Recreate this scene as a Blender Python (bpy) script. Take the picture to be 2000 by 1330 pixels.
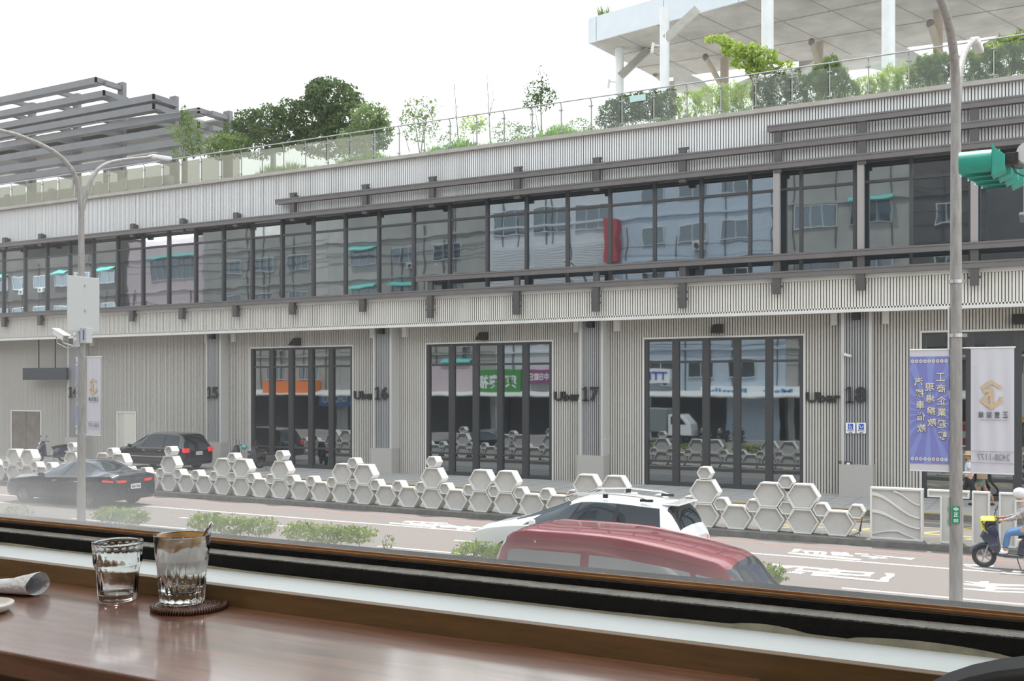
import bpy, bmesh, math, random
import numpy as np
from mathutils import Vector, Matrix

sc = bpy.context.scene
for o in list(bpy.data.objects):
    bpy.data.objects.remove(o)
COL = sc.collection
RNG = random.Random(7)
NR = np.random.RandomState(11)

# ------------------------------------------------------------------ camera
# X runs along the street (right = +X), +Y points across the street, Z up, road at Z=0
CAMZ = 4.0
TH = math.radians(28.4)
CT, ST = math.cos(TH), math.sin(TH)
FOC = 2000.0
cam_d = bpy.data.cameras.new('camera')
cam_d.sensor_fit = 'HORIZONTAL'
cam_d.sensor_width = 36.0
cam_d.lens = 36.0 * FOC / 2000.0
cam_d.shift_y = 91.0 / 2000.0
cam_d.clip_start = 0.05
cam_d.clip_end = 600
cam_d.dof.use_dof = False
cam = bpy.data.objects.new('camera', cam_d)
cam.location = (0, 0, CAMZ)
cam.rotation_euler = (math.radians(90), 0, TH)
COL.objects.link(cam)
sc.camera = cam

# ------------------------------------------------------------------ light
sc.view_settings.view_transform = 'Standard'
sc.view_settings.look = 'None'
sc.view_settings.gamma = 1.0
sc.view_settings.use_curve_mapping = False
sc.view_settings.exposure = 0.62
w = bpy.data.worlds.new('hazy_sky')
sc.world = w
w.use_nodes = True
nt = w.node_tree
bg = nt.nodes['Background']
tc = nt.nodes.new('ShaderNodeTexCoord')
sp = nt.nodes.new('ShaderNodeSeparateXYZ')
rp = nt.nodes.new('ShaderNodeValToRGB')
nt.links.new(tc.outputs['Generated'], sp.inputs[0])
nt.links.new(sp.outputs['Z'], rp.inputs[0])
nt.links.new(rp.outputs[0], bg.inputs[0])
rp.color_ramp.elements[0].position = 0.0
rp.color_ramp.elements[0].color = (0.96, 0.97, 0.965, 1)
rp.color_ramp.elements[1].position = 0.8
rp.color_ramp.elements[1].color = (0.86, 0.93, 1.0, 1)
bg.inputs[1].default_value = 1.3
sun_d = bpy.data.lights.new('sun', 'SUN')
sun_d.energy = 3.4
sun_d.angle = math.radians(1.2)
sun_d.color = (1.0, 0.94, 0.86)
sun = bpy.data.objects.new('sun', sun_d)
COL.objects.link(sun)
sun.rotation_euler = Vector((-0.10, 0.36, 1.0)).to_track_quat('Z', 'Y').to_euler()
sun.location = (0, 60, 60)

# ------------------------------------------------------------------ picture point -> place
def at(px, py, Y):
    u, v = px - 1000.0, 756.0 - py
    dx, dy = -FOC * ST + u * CT, FOC * CT + u * ST
    t = Y / dy
    return Vector((dx * t, Y, CAMZ + v * t))
def onz(px, py, Z):
    u, v = px - 1000.0, 756.0 - py
    dx, dy = -FOC * ST + u * CT, FOC * CT + u * ST
    t = (Z - CAMZ) / v
    return Vector((dx * t, dy * t, Z))
def atd(px, py, d):      # at distance d along the viewing axis
    u, v = px - 1000.0, 756.0 - py
    r = u * d / FOC
    return Vector((-d * ST + r * CT, d * CT + r * ST, CAMZ + v * d / FOC))

# ------------------------------------------------------------------ tagging
def tag(o, label=None, cat=None, group=None, kind=None):
    if label: o['label'] = label
    if cat: o['category'] = cat
    if group: o['group'] = group
    if kind: o['kind'] = kind
    return o
def thing(name, label, cat, loc=(0, 0, 0), rz=0.0, group=None):
    o = bpy.data.objects.new(name, None)
    o.empty_display_size = 0.2
    COL.objects.link(o)
    o.location = loc
    o.rotation_euler = (0, 0, rz)
    return tag(o, label, cat, group)
def kids(o): return [c for c in bpy.data.objects if c.parent == o]
def copy_tree(o, parent=None, _kids=None):
    if _kids is None:
        _kids = {}
        for c in bpy.data.objects:
            if c.parent: _kids.setdefault(c.parent.name, []).append(c)
    c = o.copy()
    COL.objects.link(c)
    if parent: c.parent = parent
    for ch in _kids.get(o.name, []): copy_tree(ch, c, _kids)
    return c

# ------------------------------------------------------------------ mesh builder
class MB:
    def __init__(s): s.v, s.f, s.m = [], [], []
    def add(s, vs, fs, mi=0):
        b = len(s.v)
        s.v += [tuple(p) for p in vs]
        s.f += [tuple(i + b for i in f) for f in fs]
        s.m += [mi] * len(fs)
        return s
    def box(s, x0, x1, y0, y1, z0, z1, mi=0):
        return s.add([(x0,y0,z0),(x1,y0,z0),(x1,y1,z0),(x0,y1,z0),(x0,y0,z1),(x1,y0,z1),(x1,y1,z1),(x0,y1,z1)],
              [(0,3,2,1),(4,5,6,7),(0,1,5,4),(1,2,6,5),(2,3,7,6),(3,0,4,7)], mi)
    def bar(s, a, b, wd, ht, mi=0, up=(0,0,1)):
        a, b = Vector(a), Vector(b)
        d = (b - a).normalized(); up = Vector(up)
        sd = d.cross(up)
        if sd.length < 1e-4: sd = d.cross(Vector((1,0,0)))
        sd.normalize(); u2 = sd.cross(d).normalized()
        vs = []
        for p in (a, b):
            for i, j in ((-1,-1),(1,-1),(1,1),(-1,1)):
                vs.append(p + sd * (i*wd/2) + u2 * (j*ht/2))
        return s.add(vs, [(0,1,2,3)[::-1],(4,5,6,7),(0,1,5,4),(1,2,6,5),(2,3,7,6),(3,0,4,7)], mi)
    def tube(s, pts, r, n=10, mi=0, cap=True):
        pts = [Vector(p) for p in pts]
        rs = r if isinstance(r, (list, tuple)) else [r]*len(pts)
        vs, fs = [], []
        prev = None
        for i, p in enumerate(pts):
            if i == 0: d = pts[1]-pts[0]
            elif i == len(pts)-1: d = pts[-1]-pts[-2]
            else: d = pts[i+1]-pts[i-1]
            d.normalize()
            if prev is None:
                a = d.cross(Vector((0,0,1)))
                if a.length < 1e-3: a = Vector((1,0,0))
            else: a = prev - d*prev.dot(d)
            a.normalize(); prev = a; b = d.cross(a)
            for k in range(n):
                t = 2*math.pi*k/n
                vs.append(p + a*(math.cos(t)*rs[i]) + b*(math.sin(t)*rs[i]))
        for i in range(len(pts)-1):
            for k in range(n):
                k2 = (k+1) % n
                fs.append((i*n+k, i*n+k2, (i+1)*n+k2, (i+1)*n+k))
        if cap:
            fs.append(tuple(range(n))[::-1]); fs.append(tuple((len(pts)-1)*n+k for k in range(n)))
        return s.add(vs, fs, mi)
    def lathe(s, prof, n=32, mi=0, M=None):       # prof: (r, z)
        vs, fs = [], []
        for r, z in prof:
            for k in range(n):
                t = 2*math.pi*k/n
                p = Vector((r*math.cos(t), r*math.sin(t), z))
                vs.append(M @ p if M else p)
        for i in range(len(prof)-1):
            for k in range(n):
                k2 = (k+1) % n
                fs.append((i*n+k, i*n+k2, (i+1)*n+k2, (i+1)*n+k))
        return s.add(vs, fs, mi)
    def prism(s, poly, a, b, M=None, mi=0):       # poly in local XY, extruded local z a..b
        n = len(poly)
        vs = [Vector((x,y,a)) for x,y in poly] + [Vector((x,y,b)) for x,y in poly]
        if M: vs = [M @ p for p in vs]
        fs = [tuple(range(n))[::-1], tuple(range(n,2*n))]
        for i in range(n):
            j = (i+1) % n
            fs.append((i, j, n+j, n+i))
        return s.add(vs, fs, mi)
    def ring(s, outer, inner, a, b, M=None, mi=0):
        n = len(outer)
        vs = []
        for poly, z in ((outer,a),(inner,a),(outer,b),(inner,b)):
            for x,y in poly:
                p = Vector((x,y,z)); vs.append(M @ p if M else p)
        fs = []
        for i in range(n):
            j = (i+1) % n
            fs += [(i,n+i,n+j,j),(2*n+i,2*n+j,3*n+j,3*n+i),(i,j,2*n+j,2*n+i),(n+i,3*n+i,3*n+j,n+j)]
        return s.add(vs, fs, mi)
    def ball(s, c, r, n=10, m=7, mi=0):
        c = Vector(c); rx = r if isinstance(r,(tuple,list)) else (r,r,r)
        vs, fs = [], []
        for i in range(m+1):
            ph = math.pi*i/m
            for k in range(n):
                t = 2*math.pi*k/n
                vs.append((c.x+rx[0]*math.sin(ph)*math.cos(t), c.y+rx[1]*math.sin(ph)*math.sin(t), c.z+rx[2]*math.cos(ph)))
        for i in range(m):
            for k in range(n):
                k2=(k+1)%n
                fs.append((i*n+k,(i+1)*n+k,(i+1)*n+k2,i*n+k2))
        return s.add(vs, fs, mi)
    def build(s, name, mat, parent=None, smooth=False, bevel=0.0, kind=None, label=None, angle=None):
        me = bpy.data.meshes.new(name)
        me.from_pydata(s.v, [], s.f)
        mats = mat if isinstance(mat,(list,tuple)) else [mat]
        for m in mats: me.materials.append(m)
        if len(mats) > 1: me.polygons.foreach_set('material_index', s.m)
        bm = bmesh.new(); bm.from_mesh(me)
        bmesh.ops.recalc_face_normals(bm, faces=bm.faces)
        bm.to_mesh(me); bm.free()
        if smooth:
            me.polygons.foreach_set('use_smooth', [True]*len(me.polygons))
            if angle: me.set_sharp_from_angle(angle=math.radians(angle))
        me.update()
        o = bpy.data.objects.new(name, me)
        COL.objects.link(o)
        if parent: o.parent = parent
        if bevel:
            b = o.modifiers.new('bevel','BEVEL'); b.width = bevel; b.segments = 2; b.limit_method='ANGLE'
        if kind: o['kind'] = kind
        if label: o['label'] = label
        return o

# ------------------------------------------------------------------ materials
MATS = {}
def mat(name, col, rough=0.6, metal=0.0, noise=None, bump=None, spec=0.5, trans=0.0, alpha=None, emit=None, coat=0.0, sheen=None):
    """noise=(scale, amount, colour2) ; bump=(scale, strength)"""
    m = bpy.data.materials.new(name); m.use_nodes = True
    nt = m.node_tree; b = nt.nodes['Principled BSDF']
    b.inputs['Base Color'].default_value = (*col, 1)
    b.inputs['Roughness'].default_value = rough
    b.inputs['Metallic'].default_value = metal
    b.inputs['Specular IOR Level'].default_value = spec
    b.inputs['Transmission Weight'].default_value = trans
    b.inputs['Coat Weight'].default_value = coat
    if emit:
        b.inputs['Emission Color'].default_value = (*emit[0],1); b.inputs['Emission Strength'].default_value = emit[1]
    if noise or bump:
        tc = nt.nodes.new('ShaderNodeTexCoord')
    if noise:
        n = nt.nodes.new('ShaderNodeTexNoise'); n.inputs['Scale'].default_value = noise[0]; n.inputs['Detail'].default_value = 6
        n.inputs['Roughness'].default_value = 0.65
        nt.links.new(tc.outputs['Object'], n.inputs['Vector'])
        if len(noise) > 3:
            mp = nt.nodes.new('ShaderNodeMapping'); mp.inputs['Scale'].default_value = noise[3]
            nt.links.new(tc.outputs['Object'], mp.inputs[0]); nt.links.new(mp.outputs[0], n.inputs['Vector'])
        r = nt.nodes.new('ShaderNodeValToRGB')
        r.color_ramp.elements[0].position = 0.5-noise[1]/2; r.color_ramp.elements[1].position = 0.5+noise[1]/2
        r.color_ramp.elements[0].color = (*noise[2],1); r.color_ramp.elements[1].color = (*col,1)
        nt.links.new(n.outputs['Fac'], r.inputs[0]); nt.links.new(r.outputs[0], b.inputs['Base Color'])
    if bump:
        n2 = nt.nodes.new('ShaderNodeTexNoise'); n2.inputs['Scale'].default_value = bump[0]; n2.inputs['Detail'].default_value = 4
        nt.links.new(tc.outputs['Object'], n2.inputs['Vector'])
        bp = nt.nodes.new('ShaderNodeBump'); bp.inputs['Strength'].default_value = bump[1]; bp.inputs['Distance'].default_value = 0.02
        nt.links.new(n2.outputs['Fac'], bp.inputs['Height']); nt.links.new(bp.outputs[0], b.inputs['Normal'])
    MATS[name] = m
    return m

def mirror_glass(name, tint=(0.02,0.03,0.035), amount=0.35, wob=0.02, scale=0.7, rough=0.02):
    m = bpy.data.materials.new(name); m.use_nodes = True
    nt = m.node_tree; nt.nodes.remove(nt.nodes['Principled BSDF'])
    out = nt.nodes['Material Output']
    d = nt.nodes.new('ShaderNodeBsdfDiffuse'); d.inputs[0].default_value = (*tint,1)
    g = nt.nodes.new('ShaderNodeBsdfGlossy'); g.inputs['Roughness'].default_value = rough; g.inputs[0].default_value=(0.86,0.94,1,1)
    mx = nt.nodes.new('ShaderNodeMixShader')
    fr = nt.nodes.new('ShaderNodeFresnel'); fr.inputs[0].default_value = 1.5
    ad = nt.nodes.new('ShaderNodeMath'); ad.operation='ADD'; ad.inputs[1].default_value = amount; ad.use_clamp=True
    tc = nt.nodes.new('ShaderNodeTexCoord')
    n = nt.nodes.new('ShaderNodeTexNoise'); n.inputs['Scale'].default_value = scale; n.inputs['Detail'].default_value = 1.0
    bp = nt.nodes.new('ShaderNodeBump'); bp.inputs['Strength'].default_value = 1.0; bp.inputs['Distance'].default_value = wob
    L = nt.links.new
    L(tc.outputs['Object'], n.inputs['Vector']); L(n.outputs['Fac'], bp.inputs['Height']); L(bp.outputs[0], g.inputs['Normal'])
    L(fr.outputs[0], ad.inputs[0]); L(ad.outputs[0], mx.inputs[0]); L(d.outputs[0], mx.inputs[1]); L(g.outputs[0], mx.inputs[2]); L(mx.outputs[0], out.inputs[0])
    return m

def clear_glass(name, tint=(0.9,0.96,0.94), dirt=0.0, dirtcol=(0.7,0.72,0.7), gl=0.08):
    m = bpy.data.materials.new(name); m.use_nodes = True
    nt = m.node_tree; nt.nodes.remove(nt.nodes['Principled BSDF'])
    out = nt.nodes['Material Output']; L = nt.links.new
    t = nt.nodes.new('ShaderNodeBsdfTransparent'); t.inputs[0].default_value = (*tint,1)
    g = nt.nodes.new('ShaderNodeBsdfGlossy'); g.inputs['Roughness'].default_value = 0.01
    m1 = nt.nodes.new('ShaderNodeMixShader'); m1.inputs[0].default_value = gl
    L(t.outputs[0], m1.inputs[1]); L(g.outputs[0], m1.inputs[2])
    if dirt:
        d = nt.nodes.new('ShaderNodeBsdfDiffuse'); d.inputs[0].default_value = (*dirtcol,1)
        tr = nt.nodes.new('ShaderNodeBsdfTranslucent'); tr.inputs[0].default_value = (*dirtcol,1)
        m2 = nt.nodes.new('ShaderNodeMixShader'); m2.inputs[0].default_value = 0.6
        L(d.outputs[0], m2.inputs[1]); L(tr.outputs[0], m2.inputs[2])
        m3 = nt.nodes.new('ShaderNodeMixShader'); m3.inputs[0].default_value = dirt
        L(m1.outputs[0], m3.inputs[1]); L(m2.outputs[0], m3.inputs[2]); L(m3.outputs[0], out.inputs[0])
    else: L(m1.outputs[0], out.inputs[0])
    return m

def leaf_mat(name, c1, c2, trans=0.35):
    m = bpy.data.materials.new(name); m.use_nodes = True
    nt = m.node_tree; nt.nodes.remove(nt.nodes['Principled BSDF'])
    out = nt.nodes['Material Output']; L = nt.links.new
    tc = nt.nodes.new('ShaderNodeTexCoord')
    n = nt.nodes.new('ShaderNodeTexNoise'); n.inputs['Scale'].default_value = 3.0; n.inputs['Detail'].default_value = 8
    r = nt.nodes.new('ShaderNodeValToRGB'); r.color_ramp.elements[0].position=.35; r.color_ramp.elements[1].position=.65
    r.color_ramp.elements[0].color=(*c1,1); r.color_ramp.elements[1].color=(*c2,1)
    d = nt.nodes.new('ShaderNodeBsdfDiffuse'); t = nt.nodes.new('ShaderNodeBsdfTranslucent')
    mx = nt.nodes.new('ShaderNodeMixShader'); mx.inputs[0].default_value = trans
    L(tc.outputs['Object'], n.inputs['Vector']); L(n.outputs['Fac'], r.inputs[0])
    L(r.outputs[0], d.inputs[0]); L(r.outputs[0], t.inputs[0]); L(d.outputs[0], mx.inputs[1]); L(t.outputs[0], mx.inputs[2]); L(mx.outputs[0], out.inputs[0])
    return m

M_rib   = mat('ribbed_cladding', (0.75,0.755,0.76), 0.45, noise=(0.35,0.5,(0.69,0.69,0.68)))
M_rib2  = mat('warm_ribbed_cladding', (0.72,0.70,0.65), 0.45, noise=(0.3,0.5,(0.66,0.635,0.58)))
M_wallr = mat('grey_ribbed_wall', (0.575,0.55,0.505), 0.5, noise=(0.35,0.5,(0.51,0.485,0.44)))
M_pil   = mat('dark_ribbed_pilaster', (0.35,0.35,0.355), 0.5, noise=(1.0,0.5,(0.31,0.31,0.31)))
M_pilw  = mat('pilaster_edge', (0.52,0.51,0.49), 0.5)
M_trimw = mat('white_trim', (0.72,0.71,0.69), 0.45, noise=(1.2,0.5,(0.62,0.60,0.57)))
M_steel = mat('brown_grey_steel', (0.145,0.135,0.135), 0.5, noise=(2.0,0.5,(0.115,0.105,0.10)))
M_brk   = mat('dark_steel_bracket', (0.07,0.066,0.066), 0.5)
M_frame = mat('dark_window_frame', (0.045,0.045,0.048), 0.45)
M_gran  = mat('grey_granite', (0.46,0.44,0.41), 0.6, noise=(30,0.6,(0.38,0.36,0.34)))
M_side  = mat('sidewalk_paving', (0.40,0.38,0.365), 0.8, noise=(1.5,0.5,(0.34,0.33,0.32)))
M_asph  = mat('asphalt', (0.225,0.195,0.182), 0.9, noise=(14,0.9,(0.165,0.145,0.138)), bump=(120,0.2))
M_asph2 = mat('dark_asphalt', (0.20,0.185,0.18), 0.9, noise=(2,0.6,(0.16,0.15,0.145)), bump=(120,0.2))
M_kerb  = mat('dark_concrete_kerb', (0.20,0.19,0.175), 0.9, noise=(5,0.5,(0.10,0.10,0.09)))  # dark grey concrete with darker mottling
M_white = mat('road_paint_white', (0.72,0.70,0.66), 0.7, noise=(18,0.4,(0.50,0.47,0.44)))
M_yel   = mat('road_paint_yellow', (0.62,0.44,0.12), 0.7, noise=(18,0.4,(0.45,0.33,0.12)))
M_red   = mat('road_paint_red', (0.42,0.19,0.16), 0.8, noise=(10,0.5,(0.26,0.17,0.15)))
M_hex   = mat('white_painted_metal', (0.73,0.725,0.70), 0.4, noise=(1.5,0.5,(0.66,0.65,0.62)))
M_black = mat('black_paint', (0.02,0.02,0.022), 0.5)
M_galv  = mat('galvanised_pole', (0.36,0.345,0.33), 0.65, noise=(2.2,0.45,(0.20,0.185,0.17),(6,6,1)), bump=(25,0.3))
M_conc  = mat('weathered_concrete', (0.62,0.61,0.59), 0.8, noise=(0.9,0.7,(0.46,0.45,0.42)))
M_pane  = mirror_glass('curtain_wall_glass', (0.010,0.017,0.024), 0.26, 0.0020, 1.0)
M_door  = mirror_glass('entrance_glass', (0.010,0.014,0.018), 0.27, 0.0012, 0.9)
M_grass = leaf_mat('grass_blades', (0.16,0.30,0.05), (0.30,0.48,0.10), 0.45)
print('core ok')
# =================================================================== ground
g = MB(); g.box(-140,60,2.6,26.85,-0.3,0.0); g.build('road', M_asph, kind='structure')
g = MB(); g.box(-140,60,28.1,33.3,-0.3,0.0); g.build('bus_lane', M_asph2, kind='structure')
g = MB(); g.box(-140,60,26.85,28.1,-0.3,0.17)
g.build('kerb_median', M_kerb, kind='structure', bevel=0.02)
g = MB(); g.box(-140,60,33.3,37.9,-0.3,0.2)
g.build('sidewalk', M_side, kind='structure')
g = MB(); g.box(-140,60,33.2,33.5,-0.1,0.18); g.build('sidewalk_kerb', M_kerb, kind='structure')
g = MB(); g.box(-140,60,33.24,33.34,0.18,0.206)
tag(g.build('painted_kerb_line', M_yel), kind='structure')
# paving joints on the far sidewalk
g = MB()
for i in range(120):
    x = -75+i*0.8; g.box(x,x+0.012,33.5,37.5,0.2,0.203)
for y in (34.3,35.1,35.9,36.7): g.box(-75,20,y,y+0.012,0.2,0.203)
g.build('paving_joints', M_kerb, kind='structure')
g = MB(); g.box(-140,60,1.7,2.6,-0.3,0.15); g.build('near_sidewalk', M_side, kind='structure')

def strip(name, mt, segs, Y, wd, z=0.004):
    g = MB()
    for a, b in segs: g.box(a, b, Y-wd/2, Y+wd/2, 0.0, z)
    return g.build(name, mt, kind='structure')
strip('red_edge_line', M_red, [(-130,50)], 26.1, 0.10)
strip('solid_lane_line', M_white, [(-130,50)], 24.42, 0.13)
def Xr(px, Y): return at(px, 700, Y).x
strip('dashed_lane_line', M_white, [(-60,-52),(Xr(-130,22.8),Xr(20,22.8)),(Xr(352,22.8),Xr(585,22.8)),(Xr(887,22.8),Xr(1200,22.8))], 22.8, 0.12)
strip('inner_lane_line', M_white, [(Xr(142,21.1),Xr(365,21.1)),(Xr(740,21.1),Xr(1290,21.1)),(Xr(1645,21.1),12)], 21.05, 0.12)
# painted characters, laid flat on the road (outlines placed on the road plane)
def paint(name, polys):
    g = MB()
    for k_, poly in enumerate(polys):
        vs = [onz(px, py, 0.004+0.0007*k_) for px, py in poly]
        n = len(vs); lo = [Vector((p.x,p.y,0.0)) for p in vs]
        g.add(vs+lo, [tuple(range(n)), tuple(range(n,2*n))[::-1]]+[(i,(i+1)%n,n+(i+1)%n,n+i) for i in range(n)])
    g.build(name, M_white, kind='structure')
Z4 = lambda L: [(1300+x/4.75, 870+y/4.75) for x,y in L]
Z5 = lambda L: [(1600+x/4.155, 870+y/4.155) for x,y in L]
Z2 = lambda L: [(450+x/4.0, 830+y/4.0) for x,y in L]
paint('road_lettering_edge_lane', [
  Z4([(1195,958),(1270,965),(1225,985),(1165,985)]), Z4([(1140,990),(1560,1025),(1820,1055),(1800,1066),(1500,1040),(1135,1000)]),
  Z4([(1280,972),(1490,985),(1490,996),(1260,980)]), Z4([(1290,985),(1320,985),(1330,1003),(1290,1000)]), Z4([(1380,990),(1420,992),(1420,1008),(1370,1004)]),
  Z4([(1460,992),(1500,992),(1480,1016),(1430,1012)]), Z4([(1540,985),(1700,998),(1700,1012),(1530,998)]), Z4([(1540,1004),(1580,1004),(1740,1018),(1740,1030),(1540,1016)]),
  Z4([(1640,990),(1680,990),(1660,1020),(1620,1018)]),
  Z5([(290,872),(400,880),(400,888),(290,882)]), Z5([(340,890),(470,900),(560,920),(500,916),(340,898)]), Z5([(420,885),(620,905),(780,912),(740,930),(700,920),(560,905)]),
  Z5([(560,898),(600,900),(440,920),(400,916)])])
paint('road_lettering_middle_lane', [
  Z4([(985,1095),(1080,1105),(1060,1118),(1000,1112)]), Z4([(1060,1108),(1290,1122),(1900,1180),(1900,1192),(1260,1134),(1050,1122)]), Z4([(1080,1125),(1150,1118),(1190,1130),(1110,1140)]),
  Z4([(1280,1120),(1310,1122),(1250,1158),(1200,1152)]), Z4([(1200,1148),(1560,1178),(1900,1208),(1900,1218),(1540,1190),(1200,1160)]), Z4([(1560,1140),(1600,1142),(1540,1190),(1490,1186)]),
  Z4([(1180,1165),(1300,1175),(1250,1190),(1120,1178)]), Z4([(1370,1180),(1480,1185),(1430,1212),(1345,1205)]), Z4([(1430,1195),(1900,1240),(1900,1252),(1400,1207)]),
  Z5([(0,1003),(450,1030),(450,1040),(0,1013)]), Z5([(390,1028),(450,1030),(410,1060),(350,1054)]), Z5([(150,1012),(190,1014),(160,1040),(110,1036)]), Z5([(0,1030),(420,1052),(400,1062),(0,1042)]),
  Z5([(0,1044),(480,1092),(560,1098),(560,1108),(480,1104),(0,1058)]), Z5([(530,1035),(612,1040),(610,1060),(570,1080),(560,1106),(480,1100),(500,1075),(550,1060)])])
paint('road_lettering_right_lane', [
  Z5([(1172,1100),(1290,1110),(1310,1102),(1380,1104),(1370,1118),(1662,1130),(1662,1142),(1400,1140),(1450,1150),(1662,1160),(1662,1170),(1430,1165),(1420,1188),(1172,1165),(1172,1158),(1340,1166),(1360,1152),(1172,1128),(1172,1118),(1280,1124)]),
  Z5([(1430,1178),(1662,1185),(1662,1195),(1425,1190)]),
  Z5([(1172,962),(1260,965),(1420,972),(1410,985),(1172,972)]), Z5([(1180,978),(1300,985),(1485,1012),(1460,1020),(1250,995)]), Z5([(1580,1010),(1650,1020),(1620,1032),(1560,1026)])])
paint('road_lettering_far_lane', [
  Z2([(1245,760),(1590,790),(1600,800),(1240,768)]), Z2([(1370,748),(1440,750),(1420,762),(1340,760)]), Z2([(1400,765),(1690,780),(1680,790),(1400,775)]), Z2([(1420,750),(1700,765),(1700,773),(1420,758)]),
  Z2([(1500,755),(1530,757),(1500,795),(1465,790)]), Z2([(1600,760),(1630,762),(1600,805),(1570,800)]), Z2([(1640,790),(1960,797),(1950,808),(1640,800)]), Z2([(1700,775),(1900,815),(1860,822),(1680,790)]), Z2([(1880,790),(1800,820),(1760,815),(1840,788)])])
# yellow marks in the bus lane at the right
g = MB()
def ystripe(a, b, wd=0.12):
    a = Vector((a[0],a[1],0.002)); b = Vector((b[0],b[1],0.002)); g.bar(a, b, wd, 0.004)
for k in range(9):
    x = -7.5+k*1.6
    ystripe((x,28.6),(x+2.2,32.2))
for y in (28.5,29.9,31.3,32.4): ystripe((-7.8,y),(8,y))
g.build('yellow_box_marking', M_yel, kind='structure')

# =================================================================== terminal building across the street
WY, PY, FY = 37.6, 37.1, 36.5          # wall, pilaster fronts, fascia front
XA, XB = -80.0, 16.0
term = thing('terminal_building', 'long grey-white ribbed terminal building with a dark glazed upper storey across the street', 'building', (0,0,0))
def ribs(name, x0, x1, z0, z1, Y, mt, pitch=0.10, dep=0.010, parent=term):
    n = int((x1-x0)/pitch); pitch = (x1-x0)/n
    xs = []
    for i in range(n):
        a = x0+i*pitch
        xs += [(a,Y+dep),(a+pitch*.15,Y),(a+pitch*.6,Y),(a+pitch*.75,Y+dep)]
    xs.append((x1,Y+dep))
    vs = [(x,y,z0) for x,y in xs]+[(x,y,z1) for x,y in xs]; m = len(xs)
    fs = [(i,i+1,m+i+1,m+i) for i in range(m-1)]
    g = MB(); g.add(vs, fs); g.box(x0,x1,Y+dep,Y+dep+0.1,z0,z1)
    return g.build(name, mt, parent)
PIT = 10.08
def pilx(k): return -6.93-PIT*k
def winx(k): return -14.46-10.12*k
WT = 5.86                                # top of the shop windows
ST_Z = 6.62                              # soffit
# wall pieces between the windows
edges = [XA]
wins = [k for k in (2,1,0,-1)]
spans = []; x = XA
for k in wins:
    a = winx(k); spans.append((x, a)); x = a+6.12
spans.append((x, XB))
for i,(a,b) in enumerate(spans): ribs('ribbed_wall', a, b, 0.2, ST_Z, WY, M_wallr)
for k in wins:
    a = winx(k); ribs('ribbed_wall', a, a+6.12, WT, ST_Z, WY, M_wallr)
g = MB(); g.box(XA,XB,WY+0.14,WY+12,-0.2,9.6); g.build('building_core', M_wallr, term)
# entrance glazing
for k in wins:
    a = winx(k); b = a+6.12
    g = MB()
    g.box(a-0.06,a,WY-0.04,WY+0.12,0.2,WT); g.box(b,b+0.06,WY-0.04,WY+0.12,0.2,WT); g.box(a-0.06,b+0.06,WY-0.04,WY+0.12,WT,WT+0.07)
    win = g.build('entrance_window', M_trimw, term)
    g = MB()
    ms = [0.0,0.2,0.4,0.6,0.8,1.0] if k!=-1 else [0,0.24,0.48,0.74,1.0]
    for i,mm in enumerate(ms):
        c = a+0.07+mm*(6.12-0.14); hw = 0.13 if 0<i<len(ms)-1 else 0.07
        g.box(c-hw,c+hw,WY+0.0,WY+0.14,0.2,WT)
    for z,h in ((WT-0.1,0.1),(4.92,0.09),(1.10,0.08),(0.2,0.16)): g.box(a,b,WY+0.03,WY+0.14,z,z+h)
    g.build('window_frame', M_frame, win)
    for i in range(len(ms)-1):
        c0 = a+0.07+ms[i]*5.98; c1 = a+0.07+ms[i+1]*5.98
        g = MB(); g.add([(c0,WY+0.1,0.2),(c1,WY+0.1,0.2),(c1,WY+0.1,WT),(c0,WY+0.1,WT)],[(0,1,2,3)])
        g.build('pane', M_door, win)
# side doors in the solid bays
def recess_door(px0, px1, py, nm, mt, two):
    p0 = at(px0, py, WY); p1 = at(px1, py, WY)
    g = MB(); g.box(p0.x-0.07,p0.x,WY-0.05,WY+0.05,0.2,p0.z); g.box(p1.x,p1.x+0.07,WY-0.05,WY+0.05,0.2,p0.z); g.box(p0.x-0.07,p1.x+0.07,WY-0.05,WY+0.05,p0.z,p0.z+0.07)
    fr = g.build('service_door', M_trimw, term)
    g = MB()
    if two:
        m_ = (p0.x+p1.x)/2; g.box(p0.x,m_-0.02,WY-0.02,WY+0.03,0.2,p0.z); g.box(m_+0.02,p1.x,WY-0.02,WY+0.03,0.2,p0.z)
    else: g.box(p0.x+0.35*(p1.x-p0.x),p1.x,WY-0.02,WY+0.03,0.2,p0.z); 
    g.build('door_leaf', mt, fr)
    if not two:
        g = MB(); g.box(p0.x,p0.x+0.35*(p1.x-p0.x),WY-0.01,WY+0.03,0.2,p0.z); g.build('door_panel', M_wallr, fr)
M_brown = mat('brown_weathered_door', (0.22,0.19,0.165), 0.6, noise=(2,0.4,(0.14,0.12,0.10)))
M_cream = mat('cream_door', (0.62,0.60,0.53), 0.6)
recess_door(24,80,803,'brown',M_brown,True); recess_door(231,265,806,'cream',M_cream,False)
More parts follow.
